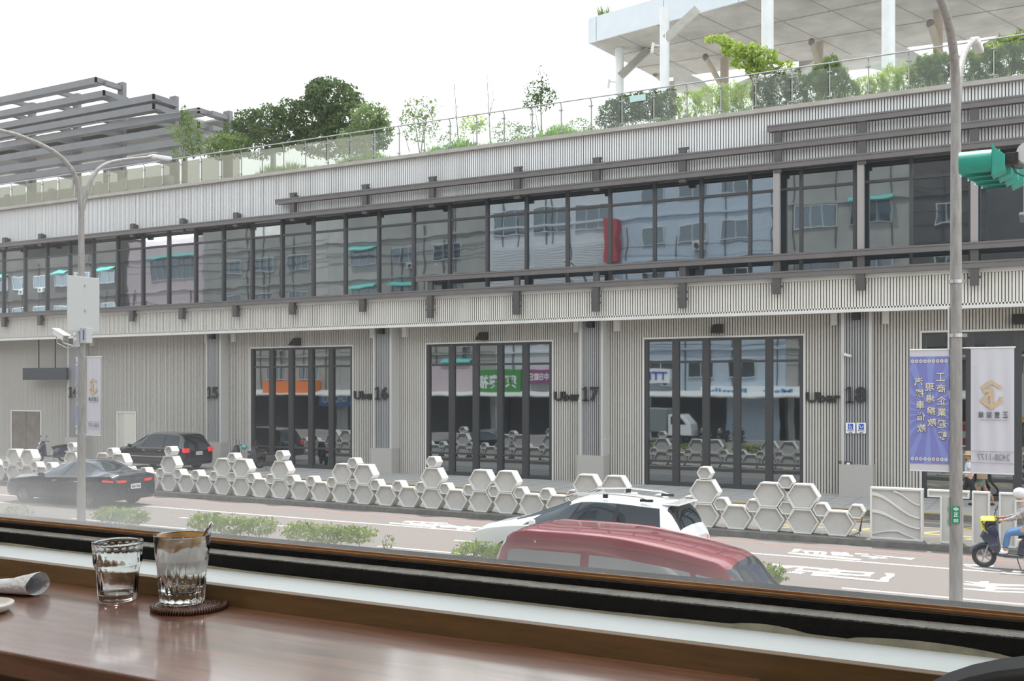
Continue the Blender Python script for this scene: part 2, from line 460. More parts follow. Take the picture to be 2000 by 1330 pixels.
# pilasters with granite plinths
for k in range(-2,8):
    a = pilx(k); b = a+1.02
    g = MB(); g.box(a,a+0.10,PY-0.02,WY,1.3,ST_Z); g.box(b-0.10,b,PY-0.02,WY,1.3,ST_Z)
    pl = g.build('pilaster', M_pilw, term)
    ribs('ribbed_face', a+0.10, b-0.10, 1.3, ST_Z-0.01, PY+0.02, M_pil, 0.09, 0.016, pl)
    g = MB(); g.box(a-0.06,b+0.06,PY-0.1,WY+0.05,0.2,1.3); g.build('plinth', M_gran, pl)
    for s_ in (a-0.42,b+0.3):
        g = MB(); g.box(s_,s_+0.22,WY-0.16,WY,ST_Z-0.42,ST_Z)
        g.build('bracket_box', M_trimw, pl)
    # little lamp on the pilaster
    g = MB(); c = (a+b)/2; g.add([(c-.13,PY,ST_Z-.02),(c+.13,PY,ST_Z-.02),(c+.13,PY-.22,ST_Z-.2),(c-.13,PY-.22,ST_Z-.2),(c-.13,PY,ST_Z-.28),(c+.13,PY,ST_Z-.28)],[(0,1,2,3),(3,2,5,4),(0,4,1),(0,3,4),(1,5,2),(0,1,5,4)])
    g.box(c-.13,c+.13,PY-.2,PY,ST_Z-.26,ST_Z-.06)
    if k in (0,1,2,3):
        tag(g.build('pilaster_lamp', M_black), 'small black lamp at the top of the pilaster numbered %d'%(18-k), 'lamp', 'lamps on the pilasters')
# soffit, lower fascia, upper fascia
g = MB(); g.box(XA,XB,FY,WY+0.3,ST_Z,ST_Z+0.12); g.build('soffit', M_rib2, term)
g = MB(); g.box(XA,XB,FY-0.05,FY+0.06,ST_Z-0.05,ST_Z+0.06); g.build('drip_edge', M_trimw, term)
ribs('lower_fascia', XA, XB, ST_Z+0.06, 7.9, FY, M_rib2)
g = MB(); g.box(XA,XB,FY-0.07,FY+0.1,7.72,7.86); g.build('fascia_cap', M_trimw, term)
ribs('upper_fascia', XA, XB, 11.8, 13.80, FY+0.1, M_rib)
CAPY = FY-0.02
g = MB(); g.box(XA,XB,CAPY-0.1,CAPY+0.5,13.80,13.95); g.build('parapet_cap', mat('parapet_cap',(0.42,0.39,0.36),0.6,noise=(2,.5,(0.30,0.28,0.25))), term)
g = MB(); g.box(XA,XB,CAPY+0.4,CAPY+30,13.3,13.75); g.build('roof_deck', M_conc, term)
# curtain wall
GY = 36.9
RS = 0.0497*GY; R0 = -0.4227*GY
g = MB(); g.box(XA,XB,GY+0.3,GY+0.5,7.6,12.0); g.build('upper_storey_core', M_frame, term)
n0 = int((XB-R0)/RS); n1 = int((R0-XA)/RS)
mx = [R0+RS*i for i in range(-n1, n0+1)]
cw = None
g = MB()
for x in mx: g.box(x-0.055,x+0.055,GY-0.1,GY+0.06,7.8,11.95)
g.box(XA,XB,GY-0.07,GY+0.05,11.02,11.11)
cw = g.build('curtain_wall_frame', M_frame, term)
for i in range(len(mx)-1):
    t1, t2 = NR.uniform(-.0015,.0015), NR.uniform(-.001,.001)
    for z0,z1 in ((7.8,11.02),(11.11,11.95)):
        g = MB(); a,b = mx[i],mx[i+1]
        g.add([(a,GY-t1,z0),(b,GY+t1,z0),(b,GY+t1+t2,z1),(a,GY-t1+t2,z1)],[(0,1,2,3)])
        g.build('pane' , M_pane, cw)
# steel louvre rails
def rail(x0, x1, z, Y=FY-0.32, h=0.22, nm='louvre_rail'):
    g = MB(); g.box(x0,x1,Y,Y+0.30,z,z+0.05); g.box(x0,x1,Y,Y+0.05,z-h+0.05,z+0.05); g.box(x0,x1,Y+.25,Y+0.3,z-h*0.7,z)
    g.box(x0,x1,Y-0.02,Y,z+0.0,z+0.06)
    return g.build(nm, M_steel, term)
RY = FY-0.32
def zat(px,py,Y=RY): return at(px,py,Y).z
rail(XA, XB, zat(2000,508)); 
rail(at(812,540,RY).x, XB, zat(2000,470))
rail(XA, XB, zat(2000,270))
rail(at(537,390,RY).x, XB, zat(2000,228))
rail(at(1498,250,RY).x, XB, zat(2000,188))
# brackets under/over the rails
def xz(px, Y): return at(px,600,Y).x
low = [8,78,258,355,460,571,708,840,1009,1164,1333,1517,1681,1903]
zl = zat(2000,508)
for i,px in enumerate(low):
    x = xz(px, RY+0.1); long_ = px in (840,1009,1164,1333)
    g = MB(); dz = 0.9 if long_ else (0.52 if px>600 else 0.5)
    g.box(x-0.13,x+0.13,RY+0.02,RY+0.2,zl-0.2-dz,zl); g.box(x-0.07,x+0.07,RY+0.2,FY+0.02,zl-0.45,zl-0.1)
    if long_: 
        for q in (0.35,0.6): g.box(x-0.2,x+0.22,RY+0.08,RY+0.14,zl-0.2-q,zl-0.2-q+0.08)
    else: g.box(x-0.18,x+0.2,RY+0.08,RY+0.14,zl-0.5,zl-0.42)
    if px>=812: g.box(x-0.12,x+0.12,RY+0.08,RY+0.22,zl,zat(2000,470))
    g.build('rail_bracket', M_brk, term)
up = [8,78,258,355,460,571,712,843,1010,1165,1333,1519,1684,1903]
zu = zat(2000,270); zu2 = zat(2000,228); zu3 = zat(2000,188)
for px in up:
    x = xz(px, RY+0.1); g = MB()
    top = zu+0.36 if px<540 else (zu2+0.25 if px<1490 else zu3)
    g.box(x-0.13,x+0.13,RY+0.06,RY+0.24,zu-0.3,top); g.box(x-0.07,x+0.07,RY+0.24,FY+0.12,zu-.1,zu+0.1)
    g.box(x-0.07,x+0.07,RY+0.24,FY+0.12,top-0.2,top-0.02)
    if 540<px<1490: g.box(x-0.18,x+0.22,RY+0.1,RY+0.2,top-0.02,top+0.06)
    if px>1490: g.box(x-0.12,x+0.12,RY+0.1,RY+0.2,zu2-0.5,zu2-0.2)
    g.build('rail_bracket', M_brk, term)
# tall mullion posts at the right, where the rails stand on posts
for px in (1517,1681,1903):
    x = xz(px, RY+0.15); g = MB(); g.box(x-0.11,x+0.11,RY+0.1,RY+0.28,zl,zu); g.build('rail_post', mat('post_grey',(0.30,0.28,0.27),0.5), term)

# =================================================================== signs on the wall
def text_mesh(txt, size, ext=0.0, bold=0.0, res=3, space=1.0):
    c = bpy.data.curves.new('t','FONT'); c.body = txt; c.size = size; c.extrude = ext; c.offset = bold; c.resolution_u = res
    c.align_x='LEFT'; c.space_character = space
    o = bpy.data.objects.new('t', c); COL.objects.link(o)
    bpy.context.view_layer.update()
    me = bpy.data.meshes.new_from_object(o.evaluated_get(bpy.context.evaluated_depsgraph_get()))
    bpy.data.objects.remove(o); bpy.data.curves.remove(c)
    return me
def lettering(name, txt, p0, width, height, mt, ext=0.03, bold=0.0, mirror=False, parent=None, rot=None, space=1.0):
    """p0 = lower-left corner as seen from the street side (plane XZ, facing -Y)"""
    me = text_mesh(txt, 1.0, ext, bold, space=space)
    n = len(me.vertices); co = np.empty(n*3); me.vertices.foreach_get('co', co); co = co.reshape(-1,3)
    mn, mxx = co.min(0), co.max(0)
    s = np.array([width/(mxx[0]-mn[0]), height/(mxx[1]-mn[1])])
    x = (co[:,0]-mn[0])*s[0]; y = (co[:,1]-mn[1])*s[1]
    if mirror: x = width-x
    zz = co[:,2]
    out = np.stack([x, -zz if not mirror else zz, y],1)
    me.vertices.foreach_set('co', out.ravel()); me.update()
    me.materials.clear(); me.materials.append(mt)
    o = bpy.data.objects.new(name, me); COL.objects.link(o); o.location = p0
    if rot is not None: o.rotation_euler = (0,0,rot)
    if parent: o.parent = parent
    return o
for k,num in ((0,'18'),(1,'17'),(2,'16'),(3,'15'),(4,'14')):
    a = pilx(k)
    g_ = thing('number_sign', None, None, (a+0.13, PY-0.055, 3.45))
    d1 = MB(); d1.box(.13,.205,-.03,.03,0,.56); d1.box(.03,.30,-.03,.03,0,.055)
    d1.prism([(.13,.56),(.13,.49),(.03,.43),(.03,.475)],-.03,.03,Matrix(((1,0,0,0),(0,0,1,0),(0,1,0,0),(0,0,0,1))))
    d1.build('digit', M_black, g_)
    lettering('digit', num[1], (.35,0,0), .37, .56, M_black, .03, .022, parent=g_)
    tag(g_, 'black raised number %s on the grey ribbed pilaster'%num, 'sign', 'numbers on the pilasters')
    if k < 3:
        a = winx(k)+6.12+0.12
        lt = lettering('wall_lettering', 'Uber', (a, WY-0.05, 3.44), 1.17, 0.38, M_black, 0.035, 0.032)
        tag(lt, 'bold black lettering on the ribbed wall beside the number %s'%num, 'sign', 'black lettering on the ribbed wall')
# wall spot lamps over the windows
for k,nm in ((2,'16'),(1,'17'),(0,'18'),(-1,None)):
    c = {2:at(582,661,WY).x,1:at(946,650,WY).x,0:at(1404,638,WY).x,-1:at(1990,622,WY).x}[k]
    z1 = {2:6.3,1:6.32,0:6.36,-1:6.4}[k]
    g = MB(); g.prism([(-.28,-.36),(.0,-.36),(.05,0),(-.06,0)],-0.02,0.0)
    g = MB()
    g.add([(c+.19,WY-.02,z1),(c+.19,WY-.02,z1-.34),(c+.19,WY-.5,z1-.34),(c+.19,WY-.12,z1),(c-.19,WY-.02,z1),(c-.19,WY-.02,z1-.34),(c-.19,WY-.5,z1-.34),(c-.19,WY-.12,z1)],
          [(0,1,2,3),(4,7,6,5),(0,3,7,4),(3,2,6,7),(1,5,6,2),(0,4,5,1)])
    lab = 'black wedge wall lamp above the window %s'%('left of the number %s'%nm if nm else 'behind the street banners')
    tag(g.build('wall_lamp', M_black), lab, 'lamp', 'wall lamps over the windows')
# two blue accessibility plates, a poster, a switch plate, a small camera at pilaster 18
M_sgnw = mat('sign_white',(0.85,0.86,0.87),0.4); M_sgnb = mat('sign_blue',(0.03,0.09,0.45),0.4)
for i,(px0,px1,what) in enumerate(((1652,1670,'wheelchair'),(1673,1691,'nursing'))):
    p0 = at(px0,846,PY-0.05); p1 = at(px1,826,PY-0.05)
    t = thing('accessibility_plate', ('white plate with a blue wheelchair symbol below the number 18' if i==0 else 'white plate with a blue seated figure symbol below the number 18, right of its twin'), 'sign', (p0.x,PY-0.04,p0.z))
    wd, ht = p1.x-p0.x, p1.z-p0.z
    g = MB(); g.box(0,wd,0,0.015,0,ht); g.build('plate', M_sgnw, t)
    g = MB(); g.box(wd*.22,wd*.80,-0.006,0.0,ht*.36,ht*.92); g.build('blue_field', M_sgnb, t)
    g = MB()
    cx, cz, u = wd*.5, ht*.62, wd*.06
    if i==0:
        g.ball((cx-u*1.2,-0.012,cz+ht*.22),(u*.8,.004,u*.8),8,5)
        g.bar((cx-u*1.2,-0.012,cz+ht*.16),(cx-u*.8,-0.012,cz),u,.006,up=(0,1,0)); g.bar((cx-u*.8,-0.012,cz),(cx+u*1.4,-0.012,cz),u,.006,up=(0,1,0)); g.bar((cx+u*1.4,-0.012,cz),(cx+u*2.4,-0.012,cz-ht*.13),u,.006,up=(0,1,0))
        for q in range(14):
            a0,a1 = math.radians(110+q*18), math.radians(128+q*18)
            g.bar((cx+math.cos(a0)*u*2.6,-0.012,cz-ht*.08+math.sin(a0)*u*2.6),(cx+math.cos(a1)*u*2.6,-0.012,cz-ht*.08+math.sin(a1)*u*2.6),u*.6,.005,up=(0,1,0))
    else:
        g.bar((cx-u*2.6,-0.012,cz+ht*.2),(cx-u*1.2,-0.012,cz-ht*.1),u,.006,up=(0,1,0)); g.bar((cx-u*1.2,-0.012,cz-ht*.1),(cx+u*2.6,-0.012,cz-ht*.02),u,.006,up=(0,1,0)); g.bar((cx+u*2.6,-0.012,cz-ht*.02),(cx+u*3.4,-0.012,cz+ht*.12),u,.006,up=(0,1,0))
    g.build('symbol', M_sgnw, t)
    g = MB()
    for q in range(5): g.box(wd*(.14+q*.15),wd*(.24+q*.15),-0.004,0,ht*.2,ht*.29)
    g.box(wd*.3,wd*.7,-0.004,0,ht*.06,ht*.12); g.build('caption', M_frame, t)
p = at(1649,918,PY-0.05)
t = thing('notice_poster','small dark notice with two white stickers low on the pilaster numbered 18','poster',(p.x,PY-0.04,p.z-0.1))
g = MB(); g.box(0,0.27,0,0.01,0.08,0.40); g.build('sheet', mat('poster_dark',(0.05,0.06,0.07),0.5), t)
g = MB(); g.box(0.0,0.11,-0.004,0.01,0,0.07); g.box(0.15,0.27,-0.004,0.01,0,0.07); g.build('sticker', M_sgnw, t)
g = MB(); g.box(0.08,0.19,-0.004,0,0.3,0.36); g.box(0.06,0.21,-0.004,0,0.24,0.27); g.build('print', M_sgnw, t)
p = at(1638,922,PY-0.05); g = MB(); g.box(p.x,p.x+0.09,PY-0.06,PY-0.03,p.z,p.z+0.4)
tag(g.build('switch_plate', mat('bronze_plate',(0.14,0.08,0.045),0.4)), 'narrow brown switch plate beside the dark notice on the numbered pilaster', 'switch plate')
p = at(1648,692,PY-0.05)
t = thing('wall_camera','small white security camera on the pilaster above the number 18','camera',(p.x,PY-0.02,p.z))
g = MB(); g.box(0,0.07,-0.06,0.0,-0.05,0.05); g.build('bracket', M_trimw, t)
g = MB(); g.bar((0.03,-0.1,0.0),(0.28,-0.22,-0.07),0.09,0.09); g.build('housing', M_trimw, t, bevel=0.01)
# hanging dark sign box in the left bay
p0 = at(46,742,36.9); p1 = at(131,718,36.9)
t = thing('hanging_sign_box','long dark sign box hung on two rods in the left bay','sign',(0,0,0))
g = MB(); g.box(p0.x,p1.x,36.85,37.0,p0.z,p1.z+0.0); g.build('box', mat('dark_slate_box',(0.035,0.045,0.055),0.6), t)
for px in (75,107):
    x = at(px,700,36.9).x; g = MB(); g.box(x-0.03,x+0.03,36.9,36.95,p1.z,ST_Z); g.build('rod', M_frame, t)

# =================================================================== glass railing on the roof edge
RLY = 36.75
t = thing('glass_railing','clear glass railing with a thin steel handrail along the roof edge','railing',(0,0,0))
zt = at(1154,192,RLY).z
g = MB(); g.tube([(XA,RLY-0.05,zt),(XB,RLY-0.05,zt)],0.028,8); g.build('handrail', mat('steel_rail',(0.42,0.43,0.44),0.35,0.6), t)
M_rg = clear_glass('railing_glass',(0.955,0.98,0.97),0.02,(0.75,0.80,0.74),0.03)
M_rg2 = clear_glass('clouded_railing_glass',(0.78,0.80,0.75),0.55,(0.36,0.35,0.30),0.05)
M_rg1 = clear_glass('half_clouded_railing_glass',(0.86,0.89,0.85),0.28,(0.42,0.42,0.36),0.05)
x = at(1154,200,RLY).x; step=1.30
k0 = int((x-(-62))/step); x = x-k0*step
M_post = mat('post_steel',(0.33,0.33,0.32),0.4,0.5)
n = 0
while x < 4 and n < 60:
    g = MB(); g.box(x-0.022,x+0.022,RLY+0.02,RLY+0.07,13.9,zt-0.12); g.bar((x,RLY+0.045,zt-0.13),(x,RLY-0.05,zt-0.01),0.035,0.03)
    for z in (14.15,zt-0.3): g.box(x-0.09,x+0.09,RLY-0.03,RLY+0.03,z-0.02,z+0.02)
    g.build('post', M_post, t)
    g = MB(); g.box(x+0.05,x+step-0.05,RLY-0.008,RLY+0.008,13.95,zt-0.16); g.build('glass_panel', M_rg2 if x<at(455,300,RLY).x else (M_rg1 if x<at(700,300,RLY).x else M_rg), t)
    x += step; n += 1
print('b ok', n)
# =================================================================== cafe room (camera stands in it, second floor)
TZ = CAMZ-0.339                        # table top
FLZ = TZ-0.75
SY = 1.20                              # front edge of the sill
BY = 1.30                              # black frame face
GLY = 1.365                            # window glass
SILZ = CAMZ-0.310
M_sill = mat('painted_white_sill', (0.70,0.76,0.77), 0.45, noise=(7,0.25,(0.66,0.72,0.73)))
M_blk = mat('black_window_frame', (0.012,0.012,0.012), 0.75, spec=0.15, bump=(40,0.4))
M_ledge = mat('dusty_frame_ledge', (0.42,0.415,0.39), 0.9, noise=(30,0.5,(0.22,0.22,0.20)), bump=(200,0.6))
M_brnz = mat('bronze_window_track', (0.50,0.27,0.12), 0.4, 0.3, noise=(6,0.4,(0.22,0.11,0.05),(3,60,60)))
M_strip = mat('varnished_sill_board', (0.24,0.135,0.055), 0.4, noise=(4,0.5,(0.12,0.08,0.035),(1.5,20,14)), coat=0.2)
M_floor = mat('cafe_floor', (0.20,0.15,0.11), 0.5, noise=(2,0.5,(0.14,0.10,0.07)))
M_cwall = mat('cafe_wall', (0.50,0.45,0.38), 0.8, noise=(2,0.5,(0.45,0.41,0.35)))
M_under = mat('brown_wall_panel', (0.26,0.115,0.05), 0.5, noise=(5,0.5,(0.17,0.075,0.035),(2,2,9)))
WX0, WX1 = -4.2, 2.0
HDZ = CAMZ+1.85                        # window head
g = MB(); g.box(WX0-0.2,WX1+0.2,-3.6,BY,FLZ-0.1,FLZ); g.build('floor', M_floor, kind='structure')
g = MB(); g.box(WX0-0.2,WX1+0.2,-3.6,1.5,CAMZ+2.15,CAMZ+2.3); g.build('ceiling', M_cwall, kind='structure')
g = MB(); g.box(WX0-0.2,WX0,-3.6,1.5,FLZ,CAMZ+2.15); g.build('wall_left', M_cwall, kind='structure')
g = MB(); g.box(WX1,WX1+0.2,-3.6,1.5,FLZ,CAMZ+2.15); g.build('wall_right', M_cwall, kind='structure')
g = MB(); g.box(WX0,WX1,-3.7,-3.6,FLZ,CAMZ+2.15); g.build('wall_back', M_cwall, kind='structure')
g = MB(); g.box(WX0,WX1,SY+0.005,BY+0.12,FLZ,SILZ-0.045); g.build('wall_front', M_under, kind='structure')
g = MB(); g.box(WX0,WX1,1.3,1.5,HDZ,CAMZ+2.15); g.build('wall_front_head', M_cwall, kind='structure')
# window: black lower frame with uneven caulk, dusty ledge, bronze track, dirty pane
g = MB(); g.box(WX0,WX1,BY,1.345,SILZ-0.01,CAMZ-0.287)
win = g.build('window_1', M_blk, kind='structure')
g = MB(); g.box(WX0,WX1,BY+0.004,1.345,CAMZ-0.2875,CAMZ-0.2855); g.build('dusty_ledge', M_ledge, win)
g = MB(); g.box(WX0,WX1,1.340,1.352,CAMZ-0.2875,CAMZ-0.2755); g.box(WX0,WX1,1.352,1.42,CAMZ-0.2875,CAMZ-0.273); g.build('inner_track', M_blk, win)
g = MB(); g.box(WX0,WX1,1.350,1.356,CAMZ-0.2795,CAMZ-0.2715); g.box(WX0,WX1,1.3565,1.361,CAMZ-0.2795,CAMZ-0.2685); g.build('bronze_track', M_brnz, win)
g = MB(); g.box(WX0,WX1,1.31,1.42,HDZ-0.05,HDZ); g.box(WX0,WX0+0.06,1.31,1.42,CAMZ-0.28,HDZ); g.box(WX1-0.06,WX1,1.31,1.42,CAMZ-0.28,HDZ); g.build('window_frame', M_blk, win)
# caulk bead: a wavy smear where the frame meets the sill
M_caulk = mat('old_caulk', (0.36,0.35,0.27), 0.8, noise=(30,0.5,(0.17,0.18,0.13)))
g = MB(); N = 500; vs=[]; 
for i in range(N+1):
    x = WX0+0.1+(WX1-WX0-0.2)*i/N
    ax = -2.0+x
    h = 0.0035+0.004*max(0,math.sin(x*9.0+1.2*math.sin(x*4.1)))**2 + RNG.uniform(0,0.0006)
    h *= 0.5
    if -0.385 < x < -0.29 : h = 0.0025+0.006*math.sin(math.pi*(x+0.385)/0.095)**.6
    if -0.235 < x < -0.06: h = 0.002+0.0068*math.sin(math.pi*(x+0.235)/0.175)**.6
    vs += [(x,BY-0.0075,SILZ),(x,BY-0.0035,SILZ+h*0.8),(x,BY+0.001,SILZ+h)]
fs = []
for i in range(N):
    a=i*3; fs += [(a,a+3,a+4,a+1),(a+1,a+4,a+5,a+2)]
g.add(vs,fs); g.build('caulk', M_caulk, win, smooth=True)
# dirty glass
m = bpy.data.materials.new('dirty_window_glass'); m.use_nodes=True; nt=m.node_tree; nt.nodes.remove(nt.nodes['Principled BSDF']); L=nt.links.new
out=nt.nodes['Material Output']
tr=nt.nodes.new('ShaderNodeBsdfTransparent'); tr.inputs[0].default_value=(0.97,0.985,0.98,1)
df=nt.nodes.new('ShaderNodeBsdfDiffuse'); df.inputs[0].default_value=(0.86,0.86,0.84,1)
tl=nt.nodes.new('ShaderNodeBsdfTranslucent'); tl.inputs[0].default_value=(0.88,0.89,0.88,1)
md=nt.nodes.new('ShaderNodeMixShader'); md.inputs[0].default_value=0.75; L(df.outputs[0],md.inputs[1]); L(tl.outputs[0],md.inputs[2])
tc=nt.nodes.new('ShaderNodeTexCoord'); sp=nt.nodes.new('ShaderNodeSeparateXYZ'); L(tc.outputs['Object'],sp.inputs[0])
def math_(op,a,b=None,c=None,clamp=False):
    n=nt.nodes.new('ShaderNodeMath'); n.operation=op; n.use_clamp=clamp
    for i,vv in enumerate((a,b,c)):
        if vv is None: continue
        if hasattr(vv,'links'): L(vv,n.inputs[i])
        else: n.inputs[i].default_value=vv
    return n.outputs[0]
n1=nt.nodes.new('ShaderNodeTexNoise'); n1.inputs['Scale'].default_value=6; n1.inputs['Detail'].default_value=5; L(tc.outputs['Object'],n1.inputs['Vector'])
n2=nt.nodes.new('ShaderNodeTexNoise'); n2.inputs['Scale'].default_value=260; n2.inputs['Detail'].default_value=3; L(tc.outputs['Object'],n2.inputs['Vector'])
# object x,z are world values less the pane origin (see below): z=0 at the track
low = math_('POWER', math_('SUBTRACT',1.0, math_('MULTIPLY',sp.outputs['Z'],9.0),clamp=True), 2.2)      # grime along the track
left= math_('POWER', math_('MULTIPLY', math_('SUBTRACT',-0.75,sp.outputs['X']),0.9,clamp=True),1.5)      # heavier to the left
low2 = math_('POWER', math_('SUBTRACT',1.0, math_('MULTIPLY',sp.outputs['Z'],4.5),clamp=True), 1.5)
base = math_('ADD', 0.026, math_('MULTIPLY',low,0.26))
base = math_('ADD', base, math_('MULTIPLY', math_('MULTIPLY',left,low2),0.42))
base = math_('ADD', base, math_('MULTIPLY', left,0.05))
var = math_('MULTIPLY', math_('ADD',0.55,math_('MULTIPLY',n1.outputs['Fac'],0.9)), math_('ADD',0.86,math_('MULTIPLY',n2.outputs['Fac'],0.28)))
fac = math_('MULTIPLY', base, var, clamp=True)
# spots
vo=nt.nodes.new('ShaderNodeTexVoronoi'); vo.inputs['Scale'].default_value=17; vo.feature='F1'; L(tc.outputs['Object'],vo.inputs['Vector'])
spt = math_('MULTIPLY', math_('LESS_THAN', vo.outputs['Distance'],0.035), 0.30)
wn = nt.nodes.new('ShaderNodeSeparateColor'); L(vo.outputs['Color'],wn.inputs[0])
spt = math_('MULTIPLY', spt, math_('LESS_THAN', wn.outputs[0], 0.35))
fac = math_('ADD', fac, spt, clamp=True)
mx_=nt.nodes.new('ShaderNodeMixShader'); L(fac,mx_.inputs[0]); L(tr.outputs[0],mx_.inputs[1]); L(md.outputs[0],mx_.inputs[2])
L(mx_.outputs[0],out.inputs[0])
g = MB(); z0=0.0; z1=HDZ-(CAMZ-0.272)
g.add([(WX0,0,z0),(WX1,0,z0),(WX1,0,z1),(WX0,0,z1)],[(0,1,2,3)])
pn = g.build('window_pane', m, win); pn.location=(0,GLY,CAMZ-0.272)
# sill, wooden edging board
g = MB(); g.box(WX0,WX1,SY+0.004,BY+0.01,SILZ-0.04,SILZ); g.build('window_sill', M_sill, win)
g = MB(); g.box(WX0,WX1,SY-0.012,SY+0.004,SILZ-0.055,SILZ+0.0005); tag(g.build('trim_1', M_strip, bevel=0.001), kind='structure')
# unseen slab added outside over the window to keep sun off the table
g = MB(); g.box(-7,4,1.45,2.36,CAMZ+1.95,CAMZ+2.1); g.build('sun_blocking_slab', M_conc, kind='structure')

# ceiling lamps of the cafe
M_lglow = mat('lamp_diffuser',(0.9,0.9,0.88),.5,emit=((1.0,0.97,0.92),6.0))
for i,(x,y,lab) in enumerate(((-2.2,0.35,'round white ceiling lamp over the left end of the counter'),(-0.4,0.35,'round white ceiling lamp over the right end of the counter'),(-1.2,-1.8,'round white ceiling lamp deeper inside the cafe'))):
    t=thing('ceiling_lamp',lab,'lamp',(x,y,CAMZ+2.15))
    g=MB(); g.lathe([(0.0,0),(0.26,0),(0.27,-.03),(0.25,-.05)],32); g.build('base',M_cwall,t)
    g=MB(); g.lathe([(0.25,-.045),(0.20,-.075),(0.0,-.085)],32); g.build('diffuser',M_lglow,t,smooth=True)
    ld=bpy.data.lights.new('lamp_light','AREA'); ld.shape='DISK'; ld.size=.5; ld.energy=9 if i<2 else 7; ld.color=(1.0,0.96,0.90)
    lo=bpy.data.objects.new('lamp_light',ld); COL.objects.link(lo); lo.parent=t; lo.location=(0,0,-.10)
# =================================================================== counter table
def wood(name, c1, c2, rough):
    m = bpy.data.materials.new(name); m.use_nodes=True; nt=m.node_tree; b=nt.nodes['Principled BSDF']; L=nt.links.new
    tc=nt.nodes.new('ShaderNodeTexCoord'); mp=nt.nodes.new('ShaderNodeMapping'); mp.inputs['Scale'].default_value=(3.0,26,26); L(tc.outputs['Object'],mp.inputs[0])
    n=nt.nodes.new('ShaderNodeTexNoise'); n.inputs['Scale'].default_value=1.6; n.inputs['Detail'].default_value=8; n.inputs['Roughness'].default_value=.62; n.inputs['Distortion'].default_value=0.6; L(mp.outputs[0],n.inputs['Vector'])
    r=nt.nodes.new('ShaderNodeValToRGB'); r.color_ramp.elements[0].position=.32; r.color_ramp.elements[1].position=.7; r.color_ramp.elements[0].color=(*c1,1); r.color_ramp.elements[1].color=(*c2,1)
    L(n.outputs['Fac'],r.inputs[0]); L(r.outputs[0],b.inputs['Base Color']); b.inputs['Roughness'].default_value=rough
    bp=nt.nodes.new('ShaderNodeBump'); bp.inputs['Strength'].default_value=.12; bp.inputs['Distance'].default_value=.004; L(n.outputs['Fac'],bp.inputs['Height']); L(bp.outputs[0],b.inputs['Normal'])
    b.inputs['Specular IOR Level'].default_value=0.6; b.inputs['Coat Weight'].default_value=1.0; b.inputs['Coat Roughness'].default_value=0.11; b.inputs['Coat IOR'].default_value=2.0
    return m
M_table = wood('reddish_varnished_wood',(0.13,0.050,0.030),(0.31,0.150,0.095),0.34)
pR = at(1480,1299,1.188)
TX1 = at(1480,1299,1.17).x
t = thing('counter_table','reddish brown varnished wooden counter table along the window sill','table',(-1.4,1.0,FLZ))
def lt(x,y,z): return (x+1.4, y-1.0, z-FLZ)
g = MB(); a=lt(-3.0,0.845,TZ-0.032); b=lt(TX1,SY-0.013,TZ); g.box(a[0],b[0],a[1],b[1],a[2],b[2]); g.build('tabletop', M_table, t, bevel=0.003)
for x in (-2.8,TX1-0.10):
    for y in (0.90,1.12):
        g = MB(); q=lt(x,y,0); g.box(q[0]-.025,q[0]+.025,q[1]-.025,q[1]+.025,0,0.72); g.build('leg', M_strip, t)
g = MB(); a=lt(-2.9,0.885,TZ-0.10); b=lt(TX1-0.05,0.905,TZ-0.032); g.box(a[0],b[0],a[1],b[1],a[2],b[2]); g.build('apron', M_strip, t)

# =================================================================== glasses
def real_glass(name, rough=0.0):
    m = bpy.data.materials.new(name); m.use_nodes=True; b=m.node_tree.nodes['Principled BSDF']
    b.inputs['Base Color'].default_value=(0.97,0.985,0.98,1); b.inputs['Roughness'].default_value=rough; b.inputs['Transmission Weight'].default_value=1.0; b.inputs['IOR'].default_value=1.46
    return m
M_gl = real_glass('clear_tumbler_glass')
def facet_glass(name, prof_out, prof_in, n=48, flute=None, parent=None):
    """prof: (r,z,flute_amount)"""
    g = MB(); vs=[]; fs=[]
    prof = prof_out+prof_in[::-1]
    for r,z,fl in prof:
        for k in range(n*2):
            a=2*math.pi*k/(n*2)
            f_ = 1.0 - fl*abs(math.sin(a*flute/2))**0.8 if flute else 1.0
            vs.append((r*f_*math.cos(a), r*f_*math.sin(a), z))
    m2=n*2
    for i in range(len(prof)-1):
        for k in range(m2):
            k2=(k+1)%m2; fs.append((i*m2+k,i*m2+k2,(i+1)*m2+k2,(i+1)*m2+k))
    g.add(vs,fs)
    return g.build(name, M_gl, parent, smooth=True)
Z1 = 1.63
gp = onz(230,1172,TZ)
t = thing('stacking_tumbler','empty clear stacking tumbler with a stepped waist, standing on the bare table','glass',(gp.x,gp.y,TZ+0.0005))
po = [(0.0,0.0,0),(0.026,0.0,0),(0.0285,0.001,0),(0.0295,0.004,0),(0.0305,0.012,.01),(0.0330,0.046,.02),(0.0338,0.052,.01),(0.0358,0.0565,0),(0.0370,0.061,.0),(0.0372,0.067,.03),(0.0383,0.086,.025),(0.039,0.089,.0),(0.0388,0.0935,0),(0.038,0.0945,0)]
pi_ = [(0.0,0.010,0),(0.024,0.0105,0),(0.027,0.013,0),(0.0300,0.048,.01),(0.0312,0.055,.0),(0.0345,0.062,0),(0.0362,0.086,0.0),(0.0366,0.0925,0),(0.0372,0.0942,0)]
facet_glass('tumbler_body', po, pi_, 60, 20, t)
gp2 = onz(356,1187,TZ)
CZ = 0.008
t = thing('water_glass','fluted clear glass with milky coffee residue inside, standing on the round rattan coaster','glass',(gp2.x,gp2.y,TZ+CZ+0.0005))
